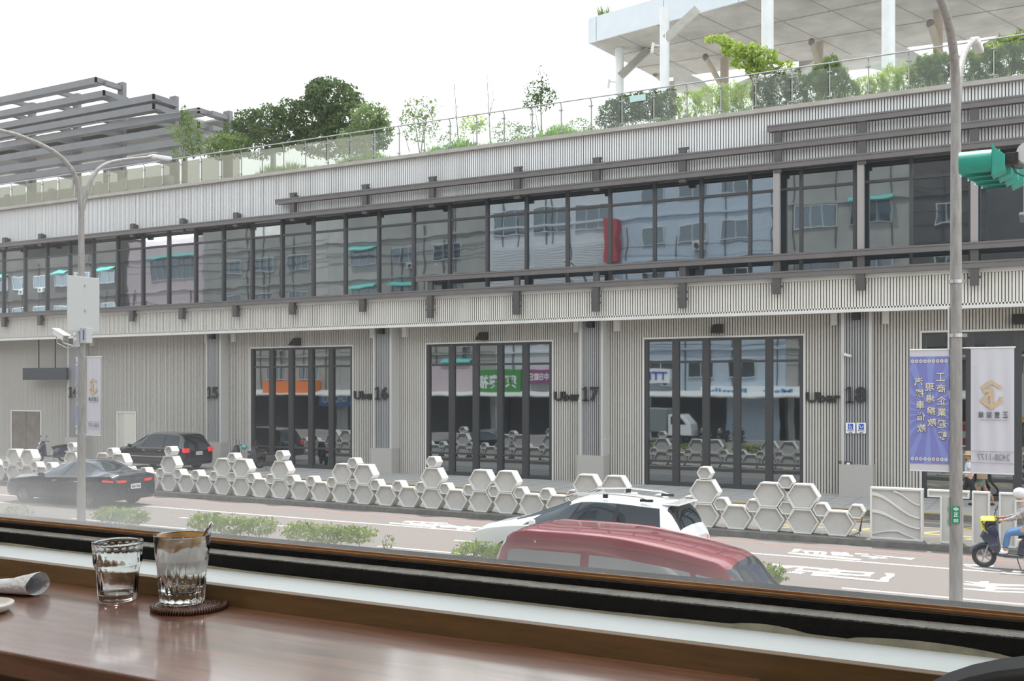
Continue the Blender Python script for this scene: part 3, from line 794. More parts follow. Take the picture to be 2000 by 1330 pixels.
po = [(0.0,0.0,0),(0.030,0.0,0),(0.0335,0.002,0.02),(0.0345,0.006,0.06),(0.0355,0.022,0.10),(0.0375,0.05,.085),(0.0392,0.066,0.02),(0.0400,0.072,0),(0.0425,0.1035,0),(0.0420,0.1050,0)]
pi_ = [(0.0,0.014,0),(0.022,0.015,0),(0.028,0.020,0),(0.0320,0.04,.0),(0.0372,0.072,0.0),(0.0402,0.1030,0),(0.0410,0.1046,0)]
facet_glass('glass_body', po, pi_, 60, 18, t)
# coffee residue ring inside the rim (thin film), uneven
mfo = bpy.data.materials.new('coffee_film'); mfo.use_nodes=True; nt=mfo.node_tree; b=nt.nodes['Principled BSDF']
b.inputs['Base Color'].default_value=(0.72,0.42,0.15,1); b.inputs['Roughness'].default_value=.5
tcn=nt.nodes.new('ShaderNodeTexCoord'); n_=nt.nodes.new('ShaderNodeTexNoise'); n_.inputs['Scale'].default_value=45; n_.inputs['Detail'].default_value=4
r_=nt.nodes.new('ShaderNodeValToRGB'); r_.color_ramp.elements[0].position=.38; r_.color_ramp.elements[1].position=.56; r_.color_ramp.elements[0].color=(0.55,0.55,0.55,1); r_.color_ramp.elements[1].color=(0.9,0.9,0.9,1)
nt.links.new(tcn.outputs['Object'],n_.inputs['Vector']); nt.links.new(n_.outputs['Fac'],r_.inputs[0]); nt.links.new(r_.outputs[0],b.inputs['Alpha'])
g = MB(); vs=[]; fs=[]; n=96; rows=5
for i in range(rows+1):
    for k in range(n):
        a=2*math.pi*k/n
        lo=0.083+0.006*math.sin(a*2+1)+0.002*math.sin(a*7)+ (0.012 if math.sin(a-0.4)<-0.2 else 0)*0.5
        z=lo+(0.1025-lo)*i/rows; rr=0.0372+(z-0.072)/(0.1030-0.072)*(0.0402-0.0372)-0.0002
        vs.append((rr*math.cos(a),rr*math.sin(a),z))
for i in range(rows):
    for k in range(n):
        k2=(k+1)%n; fs.append((i*n+k,i*n+k2,(i+1)*n+k2,(i+1)*n+k))
g.add(vs,fs); g.build('coffee_residue', mfo, t, smooth=True)
mmk = bpy.data.materials.new('milky_film'); mmk.use_nodes=True; b=mmk.node_tree.nodes['Principled BSDF']
b.inputs['Base Color'].default_value=(0.93,0.93,0.92,1); b.inputs['Alpha'].default_value=0.5; b.inputs['Roughness'].default_value=.5
nt=mmk.node_tree; tl_=nt.nodes.new('ShaderNodeBsdfTranslucent'); tl_.inputs[0].default_value=(0.95,0.95,0.94,1); tp_=nt.nodes.new('ShaderNodeBsdfTransparent'); m_a=nt.nodes.new('ShaderNodeMixShader'); m_b=nt.nodes.new('ShaderNodeMixShader'); m_a.inputs[0].default_value=.6; m_b.inputs[0].default_value=.55
nt.links.new(b.outputs[0],m_a.inputs[1]); nt.links.new(tl_.outputs[0],m_a.inputs[2]); nt.links.new(tp_.outputs[0],m_b.inputs[1]); nt.links.new(m_a.outputs[0],m_b.inputs[2]); nt.links.new(m_b.outputs[0],nt.nodes['Material Output'].inputs[0]); b.inputs['Alpha'].default_value=1
g = MB(); g.lathe([(0.0335,0.047),(0.0355,0.060),(0.0371,0.0725),(0.0386,0.088)],64); g.build('milky_residue', mmk, t, smooth=True)
M_bean = mat('pale_sediment',(0.75,0.62,0.30),0.6)
g = MB()
for k in range(9):
    a=k*0.7; g.ball((0.016*math.cos(a)*(.5+.5*(k%2)),0.016*math.sin(a),0.0165),(0.0035,0.0025,0.0015),8,5)
tag(g.build('sediment', M_bean, t), kind='stuff')
# spoon
M_spn = mat('stainless_steel',(0.55,0.55,0.56),0.18,1.0)
base = Vector((gp2.x,gp2.y,TZ+CZ))
pts=[base+Vector(p) for p in ((-0.018*CT,-0.018*ST,0.019),(-0.009*CT,-0.009*ST,0.036),(0.004*CT,0.004*ST,0.062),(0.015*CT,0.015*ST,0.082),(0.037*CT,0.037*ST-0.002,0.108),(0.049*CT,0.049*ST-0.004,0.124))]
g = MB(); g.tube(pts,[0.0016,0.0016,0.0016,0.0018,0.0023,0.0026],8); 
ts = thing('teaspoon','slim steel teaspoon leaning in the residue-stained glass','spoon',(0,0,0))
g.build('handle', M_spn, ts, smooth=True)
g = MB(); g.ball(pts[0]+Vector((-0.003,0,0.001)),(0.010,0.007,0.003),12,8); g.build('bowl', M_spn, ts, smooth=True)
# coaster: spiral of twisted rattan
gc = onz(370,1188,TZ); 
tco = thing('rattan_coaster','round dark brown woven rattan coaster under the fluted glass','coaster',(gc.x,gc.y,TZ+0.0002))
M_rat = mat('dark_rattan',(0.12,0.05,0.02),0.4,noise=(80,0.5,(0.05,0.02,0.01)),coat=0.3)
g = MB(); pts=[]; R_=0.052; turns=7
N=turns*40
for i in range(N+1):
    a=2*math.pi*i/40; r=0.004+(R_-0.004)*(i/N)
    pts.append((r*math.cos(a),r*math.sin(a),0.0040))
g.tube(pts,[0.0036 if i<N-42 else 0.0042 for i in range(N+1)],6); g.build('core_coil', M_rat, tco, smooth=True)
g = MB()
for ring in range(1,8):
    r=0.004+(R_-0.004)*(ring-0.1)/7; nb=int(2*math.pi*r/0.0042)
    for k in range(nb):
        a=2*math.pi*k/nb; c_=Vector((r*math.cos(a),r*math.sin(a),0.0044)); d_=Vector((math.cos(a+.35),math.sin(a+.35),0))
        g.tube([c_-d_*0.0034+Vector((0,0,-.001)),c_+Vector((0,0,0.0030)),c_+d_*0.0034+Vector((0,0,-.001))],0.0013,5)
nb=84
for k in range(nb):
    a=2*math.pi*k/nb; c_=Vector((R_*math.cos(a),R_*math.sin(a),0.0042)); d_=Vector((math.cos(a),math.sin(a),0)); 
    g.tube([c_+Vector((0,0,0.0043)),c_+d_*0.0045+Vector((0,0,.001)),c_+d_*0.0035+Vector((0,0,-.0038))],0.0015,5)
g.build('wrapping', M_rat, tco, smooth=True)
# paper wrapper
M_pap = mat('white_paper',(0.78,0.80,0.83),0.6,bump=(120,0.5))
pc = onz(30,1160,TZ)
g = MB(); vs=[]; fs=[]; nu,nv=26,14
for i in range(nu+1):
    for j in range(nv+1):
        u_=i/nu; v_=j/nv; a=2*math.pi*v_
        hw=0.020+0.008*u_; hh=0.004+0.0135*u_**1.5
        wob=0.0016*math.sin(9*u_+5*math.sin(a))+0.0012*math.sin(17*u_+a*3)
        x=-0.17+0.215*u_ ; y=hw*math.cos(a)*1.0; z=hh*(1+math.sin(a))+ (wob if math.sin(a)>-.2 else 0)
        vs.append((x,y,max(z,0.0005)))
for i in range(nu):
    for j in range(nv):
        fs.append((i*(nv+1)+j,(i+1)*(nv+1)+j,(i+1)*(nv+1)+j+1,i*(nv+1)+j+1))
g.add(vs,fs)
o = g.build('paper_straw_wrapper', M_pap, smooth=True); o.location=(pc.x,pc.y,TZ+0.0008); o.rotation_euler=(0,0,math.radians(12))
tag(o,'crumpled white paper sleeve lying flat on the table, open end facing the glasses','paper sleeve')
# dish edge
dc = onz(-42,1196,TZ)
g = MB(); g.lathe([(0.0,0.004),(0.030,0.004),(0.040,0.0065),(0.0465,0.012),(0.0475,0.013),(0.0488,0.0125),(0.049,0.010),(0.043,0.002),(0.036,0.0),(0.0,0.0)],64)
o = g.build('small_dish', mat('white_ceramic',(0.74,0.72,0.68),0.25), smooth=True); o.location=(dc.x,dc.y,TZ+0.0005)
tag(o,'shallow white ceramic dish cut off by the left edge of the view, on the table','dish')
# black chair back at the right corner
cb = at(1975,1330,0.62)
tch = thing('black_chair','black padded chair with a rounded backrest to the right of the counter table','chair',(0.115,0.62,FLZ))
M_lth = mat('black_leather',(0.006,0.006,0.007),0.5,spec=0.25)
g = MB(); poly=[]
ch_top = CAMZ-0.1395-FLZ
for i in range(25):
    a=math.pi*i/24; poly.append((0.2*abs(math.cos(a))**0.62*(1 if math.cos(a)>=0 else -1), ch_top-0.06+0.06*math.sin(a)))
poly += [(-0.2,0.42),(0.2,0.42)]
Mx = Matrix(((1,0,0,0),(0,0,1,0),(0,1,0,0),(0,0,0,1)))
g.prism(poly,-0.02,0.02,Mx); g.build('backrest', M_lth, tch, bevel=0.006, smooth=True, angle=40)
g = MB(); g.box(-0.2,0.2,-0.42,0.0,0.40,0.46); g.build('seat', M_lth, tch, bevel=0.02)
for sx in (-.17,.17):
    for yy in (-.38,-.03):
        g = MB(); g.box(sx-.015,sx+.015,yy-.015,yy+.015,0,0.41); g.build('leg', M_blk, tch)
print('c ok')
# =================================================================== honeycomb barrier
HB = 27.1
bar_ = thing('honeycomb_barrier','row of white hexagonal boxes stacked in a honeycomb barrier on the median kerb','barrier',(0,0,0))
M_hexp = mat('recess_shade_grey', (0.55,0.545,0.525), 0.5, noise=(3,0.5,(0.48,0.47,0.44)))  # darker than the rim: recess shadow put into the panel colour
def hexpoly(w_,h_):
    return [(w_/2,0),(w_*.262,h_/2),(-w_*.262,h_/2),(-w_/2,0),(-w_*.262,-h_/2),(w_*.262,-h_/2)]
MXZ = Matrix(((1,0,0,0),(0,0,1,0),(0,1,0,0),(0,0,0,1)))    # local x,y->X,Z ; local z->Y
def hexbox_mesh(w_,h_,dep,rim):
    g = MB(); o_=hexpoly(w_,h_); i_=[(x*(1-2*rim/w_*1.05),y*(1-2*rim/h_)) for x,y in o_]
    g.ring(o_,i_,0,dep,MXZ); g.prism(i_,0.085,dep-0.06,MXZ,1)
    return g
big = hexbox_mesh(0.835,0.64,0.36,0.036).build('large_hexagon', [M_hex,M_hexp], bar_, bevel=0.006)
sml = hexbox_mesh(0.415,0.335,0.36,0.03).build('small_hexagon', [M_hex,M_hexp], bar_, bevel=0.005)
HX = lambda i: -5.16-0.884*i
KZ = 0.17
bigs=[]; smls=[]
for i in range(0,42): bigs.append((HX(i),KZ+0.325))
dbl=[(1,2),(7,8),(11,12),(17,18),(23,24),(30,31),(36,37)]
for a,b in dbl:
    bigs += [(HX(a),KZ+0.975),(HX(b),KZ+0.975)]; 
for a,b in ((1,2),(17,18),(23,24),(30,31)): smls.append(((HX(a)+HX(b))/2,KZ+1.33))
for i in (4,14,21,27,33): bigs.append((HX(i),KZ+0.975)); smls.append((HX(i),KZ+1.478))
for i in range(0,42): smls.append((HX(i-0.5)+0.02,KZ+0.655))
def place_parts(proto, locs, dy=HB):
    first=True
    for x,z in locs:
        o = proto if first else proto.copy()
        if not first: COL.objects.link(o); o.parent=bar_
        o.location=(x,dy,z); first=False
place_parts(big,bigs); place_parts(sml,smls)
# tangled wires and loose stick at the right end
g = MB()
for k in range(4):
    a=at(1684,1010,HB+.1); b=at(1662+6*k,1046,HB); g.tube([a,(a+b)/2+Vector((0.1-.05*k,0,-0.12)),b+Vector((0,0,0))],0.008,5)
g.build('loose_wires', M_frame, bar_)
# wave panel
p0=at(1699,1052,HB); p1=at(1802,957,HB)
x0,x1,zb,zt_=p0.x,p1.x,KZ,KZ+1.30
t = thing('wave_panel','square white panel framed with flowing raised wave lines beside the honeycomb barrier','panel',(x0,HB,KZ))
W_,H_=x1-x0,1.30
g=MB(); g.ring([(0,0),(W_,0),(W_,H_),(0,H_)],[(0.05,0.05),(W_-0.05,0.05),(W_-0.05,H_-0.05),(0.05,H_-0.05)],0,0.30,MXZ); g.build('panel_frame', M_hex, t, bevel=0.006)
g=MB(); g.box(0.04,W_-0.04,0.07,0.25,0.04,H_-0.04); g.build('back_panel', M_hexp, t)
def wave(ptsa, th):
    g=MB()
    for a,b in zip(ptsa[:-1],ptsa[1:]):
        (xa,za,ta),(xb,zb2,tb)=a,b
        g.add([(xa,0.02,za),(xb,0.02,zb2),(xb,0.02,zb2-tb),(xa,0.02,za-ta),(xa,0.08,za),(xb,0.08,zb2),(xb,0.08,zb2-tb),(xa,0.08,za-ta)],[(0,1,2,3),(0,4,5,1),(3,2,6,7)])
    g.build('wave_line', M_hex, t)
def wv(z0,z1,xs,xe,t0,t1):
    L_=[]
    for i in range(17):
        s_=i/16; e=s_*s_*(3-2*s_); L_.append((xs+(xe-xs)*s_, z0+(z1-z0)*e, t0+(t1-t0)*s_))
    return L_
wave(wv(H_-0.12,0.60,0.05,W_-0.06,0.09,0.03),1)
wave(wv(0.74,0.34,0.05,W_-0.06,0.08,0.03),1)
wave(wv(H_-0.06,0.92,W_*.45,W_-0.06,0.05,0.03),1)
wave([(0.05+W_*.5*i/10, 0.14+0.10*math.sin(math.pi*i/10*.55), 0.025) for i in range(11)]+[(0.05+W_*.5+(W_*.5-0.11)*i/8, 0.236-0.20*(i/8)**0.9, 0.025) for i in range(1,9)],1)
# big letters seen from behind
def letter(nm, polys, lab, inner):
    t = thing('letter_box', lab, 'letter', (0,HB,KZ))
    for po_,pi2 in zip(polys,inner):
        g=MB(); n=len(po_)
        g.ring(po_,pi2,0,0.26,MXZ); g.build('letter_shell', M_hex, t, bevel=0.005)
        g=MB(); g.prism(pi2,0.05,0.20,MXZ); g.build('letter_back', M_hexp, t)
def X_(px): return at(px,1000,HB).x
a,b,c,d = X_(1811),X_(1836),X_(1880),X_(1893)
letter('T',[[(a,1.30),(a,1.12),(b,1.12),(b,0),(c,0),(c,1.12),(d,1.12),(d,1.30)]],'large white letter T standing on the kerb behind the right street pole',
  [[(a+.04,1.26),(a+.04,1.16),(b+.04,1.16),(b+.04,.04),(c-.04,.04),(c-.04,1.16),(d-.04,1.16),(d-.04,1.26)]])
a,b=X_(1898),X_(1933)
letter('I',[[(a,1.30),(a,0),(b,0),(b,1.30)]],'large white upright letter I between the street pole and the scooter',[[(a+.04,1.26),(a+.04,.04),(b-.04,.04),(b-.04,1.26)]])
a,b=X_(1951),X_(1985); c=-0.35
letter('C',[[(a,1.30),(a,0),(b,0),(b,1.10),(c,1.10),(c,1.30)]],'large white angular letter behind the moving scooter at the right edge',[[(a+.04,1.26),(a+.04,.04),(b-.04,.04),(b-.04,1.14),(c-.04,1.14),(c-.04,1.26)]])

# =================================================================== cars
def catmull(P, t):
    n=len(P); i=int(min(max(math.floor(t),0),n-2)); f=t-i
    p1,p2=P[i],P[i+1]; p0=P[i-1] if i>0 else 2*p1-p2; p3=P[i+2] if i+2<n else 2*p2-p1
    return 0.5*((2*p1)+(-p0+p2)*f+(2*p0-5*p1+4*p2-p3)*f*f+(-p0+3*p1-3*p2+p3)*f**3)
def car_grid(stations, nu=8, nv=4):
    """station: (xb, xt, zsill, zbelt, ztop, wb, wt)"""
    C=[]
    for xb,xt,zs,zb,zt,wb,wt in stations:
        k = min(1.0, max(0.15,(zt-zb)/0.4))
        half=[(xb,wb*.90,zs),(xb,wb*.985,zs+.10),(xb,wb,(zs+zb)/2+.02),(xb,wb*.985,zb-.03),(xb+(xt-xb)*.04,wb*.955,zb+.02*k),(xt,wt,zt-.11*k),(xt,wt-.07,zt-.045*k),(xt,wt*.5,zt-.008),(xt,0,zt)]
        full=half+[(x,-y,z) for x,y,z in half[-2::-1]]
        C.append([np.array(p,float) for p in full])
    nI=len(C); nJ=len(C[0])
    U=[i/nu for i in range((nI-1)*nu+1)]; V=[j/nv for j in range((nJ-1)*nv+1)]
    G=[]
    rows=[]
    for u in U:
        rowc=[catmull([C[i][j] for i in range(nI)],u) for j in range(nJ)]
        rows.append([catmull(rowc,v) for v in V])
    return np.array(rows),U,V
def make_car(t, stations, glass, body_m, glass_m, extra=(), nu=8, nv=4, matte=None):
    """glass: list of (u0,u1,v0,v1,name, slant) symmetrical sides are given explicitly"""
    G,U,V=car_grid(stations,nu,nv); nI,nJ=len(U),len(V)
    reg={}
    body=[]
    allreg=list(glass)+list(extra)
    for i in range(nI-1):
        for j in range(nJ-1):
            u=(U[i]+U[i+1])/2; v=(V[j]+V[j+1])/2; hit=None
            for q,rg in enumerate(allreg):
                if rg[0]<u<rg[1] and rg[2]<v<rg[3]: hit=q;break
            (reg.setdefault(hit,[]) if hit is not None else body).append((i,j))
    def mesh(cells,name,mt,off=0.0):
        idx={}; g=MB()
        for i,j in cells:
            f=[]
            for a,b in ((i,j),(i+1,j),(i+1,j+1),(i,j+1)):
                if (a,b) not in idx:
                    idx[(a,b)]=len(g.v); p=G[a,b]
                    g.v.append(tuple(p))
                f.append(idx[(a,b)])
            g.f.append(tuple(f)); g.m.append(0)
        if name=='body':
            for ii in (0,nI-1):
                b0=len(g.v); g.v+= [tuple(G[ii,j]) for j in range(nJ)]; g.f.append(tuple(range(b0,b0+nJ))); g.m.append(0)
            b0=len(g.v)
            for i in range(nI): g.v+=[tuple(G[i,0]),tuple(G[i,nJ-1])]
            for i in range(nI-1): g.f.append((b0+2*i,b0+2*i+1,b0+2*i+3,b0+2*i+2)); g.m.append(0)
        o=g.build(name,mt,t,smooth=True,angle=40)
        return o
    mesh(body,'body',body_m)
    for q,cells in reg.items():
        rg=allreg[q]; mesh(cells,rg[4],rg[5] if len(rg)>5 and rg[5] else glass_m)
    return G,U,V
M_tyre=mat('tyre_rubber',(0.02,0.02,0.021),0.85); M_rim=mat('alloy_rim',(0.45,0.45,0.47),0.3,0.9)
M_arch=mat('wheel_arch',(0.008,0.008,0.009),0.9)
def wheel(t,x,y,R,side,name='wheel'):
    Mx=Matrix.Translation((x,y,R))@Matrix.Rotation(math.radians(-90*side),4,'X')
    g=MB(); g.lathe([(R*.60,-.10),(R*.9,-.11),(R*.985,-.09),(R,-.05),(R,.05),(R*.985,.09),(R*.9,.11),(R*.64,.10),(R*.60,.08)],28,0,Mx)
    wo=g.build(name,M_tyre,t,smooth=True)
    g=MB(); g.lathe([(0,.05),(R*.12,.06),(R*.14,.04)],20,0,Mx); g.lathe([(R*.55,.02),(R*.62,.095),(R*.64,.085)],28,0,Mx); 
    for k in range(7):
        a=2*math.pi*k/7; g.bar(Mx@Vector((0.1*R*math.cos(a),.1*R*math.sin(a),.05)),Mx@Vector((.6*R*math.cos(a),.6*R*math.sin(a),.07)),.05,.03,up=(0,side,0))
    g.lathe([(0,.0),(R*.58,.0)],20,0,Mx)
    g.build('rim',M_rim,wo,smooth=False)
    g=MB(); ou=[];inn=[]
    for k in range(19):
        a=math.pi*(k/18)*1.12-0.06*math.pi; ou.append((x+(R+.075)*math.cos(a),R+(R+.075)*math.sin(a)))
    g.prism(ou, 0,0.012, Matrix.Translation((0,side*0.012,0))@Matrix(((1,0,0,0),(0,0,1,y),(0,1,0,0),(0,0,0,1))))
    g.build('wheel_arch',M_arch,t)
def plate(t,x,y,z,txt,face=-1,tilt=0):
    g=MB(); g.box(x-.012,x+.012,y-.19,y+.19,z-.075,z+.075); p=g.build('licence_plate',M_sgnw,t)
    me=text_mesh(txt,1,0.004,0.01); n=len(me.vertices); co=np.empty(n*3); me.vertices.foreach_get('co',co); co=co.reshape(-1,3)
    mn,mxv=co.min(0),co.max(0); sx=.32/(mxv[0]-mn[0]); sy=.09/(mxv[1]-mn[1])
    yy=(co[:,0]-mn[0])*sx-.16; zz=(co[:,1]-mn[1])*sy-.045
    out=np.stack([np.full(n,x+face*.014),y-yy*(-face)*-1 if False else y+yy*face,z+zz],1); out[:,0]+=co[:,2]*face
    me.vertices.foreach_set('co',out.ravel()); me.materials.clear(); me.materials.append(M_frame)
    o=bpy.data.objects.new('characters',me); COL.objects.link(o); o.parent=p
def car_glass(name,tint=(0.02,0.025,0.03),amt=0.02): return mirror_glass(name,tint,amt,0.0,1,0.01)
M_cg=car_glass('car_glass'); M_cgd=car_glass('dark_tinted_glass',(0.008,0.01,0.012),0.0)
M_tail=mat('tail_lamp_red',(0.45,0.012,0.02),0.2,coat=0.6,emit=((1,0.05,0.05),0.35)); M_head=mat('head_lamp',(0.7,0.72,0.75),0.15,coat=0.6)
M_chr=mat('chrome',(0.7,0.7,0.7),0.12,1.0); M_trim=mat('black_plastic_trim',(0.02,0.02,0.02),0.6)
def place(t,x,y,rz): t.location=(x,y,0.0); t.rotation_euler=(0,0,rz)

# --- dark sedan, driving away to the left (forward = -X)
M_navy=mat('dark_blue_car_paint',(0.012,0.018,0.032),0.22,0.3,coat=1.0)
t=thing('sedan_car','dark blue sedan with lit red tail lamps driving behind the left street pole','car')
S=[(2.50,2.50,.30,.58,.64,.72,.48),(2.44,2.44,.22,.70,.78,.86,.64),(2.1,2.1,.20,.78,.89,.92,.74),(1.5,1.45,.20,.84,.96,.94,.78),(1.0,0.9,.20,.89,1.01,.945,.76),
   (0.45,0.0,.20,.90,1.36,.945,.60),(0.0,-.35,.20,.92,1.455,.945,.60),(-.65,-.75,.20,.94,1.46,.945,.60),(-1.25,-1.15,.20,.96,1.40,.945,.585),
   (-1.85,-1.75,.20,.99,1.16,.94,.60),(-2.15,-2.20,.22,1.00,1.07,.91,.62),(-2.42,-2.44,.25,.97,1.04,.86,.62),(-2.52,-2.50,.32,.78,.82,.80,.58)]
make_car(t,S,[(4.15,4.95,4.9,11.1,'windscreen'),(8.15,9.15,4.95,11.05,'rear_window'),(4.45,6.35,4.0,4.95,'side_window'),(6.5,8.5,4.0,4.95,'side_window'),(4.45,6.35,11.05,12,'side_window'),(6.5,8.5,11.05,12,'side_window')],M_navy,M_cg,extra=[(6.3,6.55,4.0,4.95,'window_pillar',M_trim),(6.3,6.55,11.05,12,'window_pillar',M_trim)])
g=MB(); g.bar((-2.44,.84,.84),(-2.53,.38,.83),.06,.075); g.bar((-2.10,.915,.86),(-2.44,.85,.845),.03,.06); g.build('tail_lamp',M_tail,t)
g=MB(); g.bar((-2.44,-.84,.84),(-2.53,-.38,.83),.06,.075); g.bar((-2.10,-.915,.86),(-2.44,-.85,.845),.03,.06); g.build('tail_lamp',M_tail,t)
plate(t,-2.545,0,.66,'BGH·7550')
g=MB(); g.bar((-2.45,-.6,.36),(-2.45,.6,.36),.2,.12); g.build('bumper_insert',M_trim,t)
for s_ in (1,-1):
    wheel(t,1.55,s_*.85,.335,s_); wheel(t,-1.45,s_*.85,.335,s_)
    g=MB(); g.bar((.62,s_*.93,.94),(.55,s_*1.08,.99),.16,.11); g.build('wing_mirror',M_navy,t,bevel=.02)
for y_ in (.938,-.938):
    g=MB(); 
    for x_ in (.15,-.85): g.bar((x_,y_*1.008,.80),(x_-.2,y_*1.008,.81),.02,.025)
    g.build('door_handle',M_chr,t)
g=MB(); g.tube([(.55,-.90,.945),(.15,-.76,1.20),(-.3,-.635,1.36),(-.9,-.62,1.37),(-1.4,-.66,1.25),(-1.85,-.80,1.05)],.012,6); g.build('window_trim',M_chr,t)
place(t,-30.0,24.05,math.pi); t.scale=(1.08,1.04,1.07)
# note: rotated half a turn, so local -y side faces the camera's far side

# --- dark MPV on the bus lane
t=thing('minivan_car','black minivan with red tail lamps waiting close to the terminal wall','car')
M_blkp=mat('black_car_paint',(0.010,0.013,0.018),0.2,0.2,coat=1.0)
S=[(2.50,2.50,.34,.60,.64,.72,.5),(2.42,2.42,.26,.74,.82,.86,.62),(2.05,2.0,.24,.86,.98,.93,.76),(1.55,1.35,.24,.94,1.10,.955,.74),(1.05,.55,.24,.98,1.50,.955,.66),
   (.5,.0,.24,1.0,1.70,.955,.69),(-.2,-.35,.24,1.0,1.74,.955,.70),(-1.0,-1.05,.24,1.01,1.74,.955,.70),(-1.8,-1.75,.24,1.02,1.71,.95,.69),(-2.3,-2.12,.24,1.03,1.64,.93,.66),(-2.50,-2.33,.26,1.0,1.45,.89,.68),(-2.58,-2.56,.30,.86,.92,.84,.66)]
make_car(t,S,[(3.15,4.6,4.9,11.1,'windscreen'),(9.05,10.5,5.2,10.8,'rear_window',M_cgd),(3.9,5.3,4.05,4.95,'side_window'),(5.4,7.1,4.05,4.95,'side_window'),(7.25,8.7,4.05,4.95,'side_window'),(3.9,5.3,11.05,11.95,'side_window'),(5.4,7.1,11.05,11.95,'side_window'),(7.25,8.7,11.05,11.95,'side_window')],M_blkp,M_cgd,extra=[(3.9,8.7,4.05,4.95,'window_pillar',M_trim)])
for s_ in (1,-1):
    g=MB(); g.box(-2.60,-2.40,min(s_*.58,s_*.90),max(s_*.58,s_*.90),.82,1.03); g.build('tail_lamp',M_tail,t,bevel=.03)
    wheel(t,1.55,s_*.86,.34,s_); wheel(t,-1.45,s_*.86,.34,s_)
    g=MB(); g.bar((1.0,s_*.95,1.06),(.95,s_*1.12,1.10),.14,.16); g.build('wing_mirror',M_blkp,t,bevel=.02)
    g=MB(); g.bar((1.9,s_*.965,.62),(-2.2,s_*.965,.62),.015,.03); g.build('side_moulding',M_chr,t)
    g=MB()
    for x_ in (.2,-.9): g.bar((x_,s_*.958,.90),(x_-.2,s_*.958,.90),.02,.03)
    g.build('door_handle',M_chr,t)
plate(t,-2.60,0,.78,'7212-DQ')
g=MB(); g.bar((-2.56,-.72,.50),(-2.56,.72,.50),.1,.12); g.build('bumper',M_blkp,t,bevel=.03)
place(t,-37.35,34.45,math.pi); t.scale=(0.94,1,1); t.location.z=0.2

# --- white wagon
M_whp=mat('white_car_paint',(0.80,0.81,0.82),0.25,0.0,coat=1.0)
t=thing('wagon_car','white wagon with chrome roof rails driving left beyond the red van','car')
S=[(2.30,2.30,.34,.56,.60,.70,.46),(2.22,2.22,.26,.70,.76,.83,.60),(1.92,1.9,.22,.82,.92,.89,.72),(1.45,1.35,.22,.90,1.04,.905,.74),(0.95,.55,.22,.94,1.32,.905,.62),
   (.45,.0,.22,.96,1.53,.905,.63),(-.15,-.3,.22,.98,1.58,.905,.64),(-.85,-.9,.22,1.0,1.58,.905,.64),(-1.55,-1.5,.22,1.02,1.54,.90,.63),(-2.02,-1.90,.24,.98,1.50,.88,.62),(-2.22,-2.12,.26,.92,1.28,.85,.68),(-2.32,-2.30,.32,.76,.84,.80,.66)]
make_car(t,S,[(3.1,4.7,4.9,11.1,'windscreen'),(9.1,10.5,5.0,11.0,'rear_window',M_cgd),(3.8,5.55,4.05,4.95,'side_window'),(5.62,7.0,4.05,4.95,'side_window'),(7.12,8.65,4.05,4.95,'side_window',M_cgd),(3.8,5.35,11.05,11.95,'side_window'),(5.5,6.9,11.05,11.95,'side_window'),(7.0,8.5,11.05,11.95,'side_window',M_cgd)],M_whp,M_cg,extra=[(3.8,8.65,4.05,4.95,'window_pillar',M_trim),(3.8,8.5,11.05,11.95,'window_pillar',M_trim)])
for s_ in (1,-1):
    g=MB(); g.tube([(.25,s_*.60,1.53),(.0,s_*.60,1.62),(-.7,s_*.61,1.655),(-1.35,s_*.60,1.62),(-1.6,s_*.60,1.55)],.018,8); 
    rr=g.build('roof_rail',M_chr,t,smooth=True)
    g=MB(); g.bar((-.65,s_*.605,1.56),(-.65,s_*.605,1.64),.03,.10,up=(1,0,0)); g.bar((-1.5,s_*.60,1.53),(-1.5,s_*.60,1.58),.04,.26,up=(1,0,0)); g.build('rail_foot',M_trim,rr)
    wheel(t,1.38,s_*.80,.32,s_); wheel(t,-1.32,s_*.80,.32,s_)
    g=MB(); g.bar((.80,s_*.90,1.0),(.74,s_*1.06,1.04),.13,.14); g.build('wing_mirror',M_whp,t,bevel=.03)
    g=MB(); g.bar((2.17,s_*.62,.70),(1.75,s_*.84,.80),.08,.12); g.build('head_lamp',M_head,t,bevel=.02)
    g=MB(); g.bar((-2.2,s_*.80,.70),(-2.29,s_*.62,.70),.1,.20); g.build('tail_lamp',M_tail,t,bevel=.02)
g=MB(); g.box(-2.14,-1.80,-.58,.58,1.475,1.505); g.build('roof_spoiler',M_whp,t,bevel=.012)
WAG=t

# --- red van, near lane, driving right
M_redp=mat('dark_red_car_paint',(0.22,0.018,0.030),0.25,0.15,coat=1.0)
t=thing('van_car','dark red boxy van nearest the window, seen from above, driving right','car')
S=[(2.42,2.42,.34,.60,.64,.70,.46),(2.36,2.34,.26,.80,.86,.80,.62),(2.15,2.05,.24,1.0,1.10,.84,.66),(1.85,1.45,.24,1.06,1.46,.85,.62),(1.6,1.12,.24,1.08,1.80,.85,.64),
   (1.1,.70,.24,1.12,1.92,.85,.67),(.4,.1,.24,1.14,2.02,.85,.69),(-.5,-.5,.24,1.16,2.08,.85,.70),(-1.4,-1.4,.24,1.16,2.09,.85,.70),(-2.0,-1.9,.24,1.16,2.05,.84,.69),(-2.28,-2.15,.26,1.10,1.72,.82,.66),(-2.38,-2.38,.32,.90,.96,.80,.64)]
M_vg=mirror_glass('van_window_glass',(0.30,0.31,0.31),0.10,0,1,0.02)
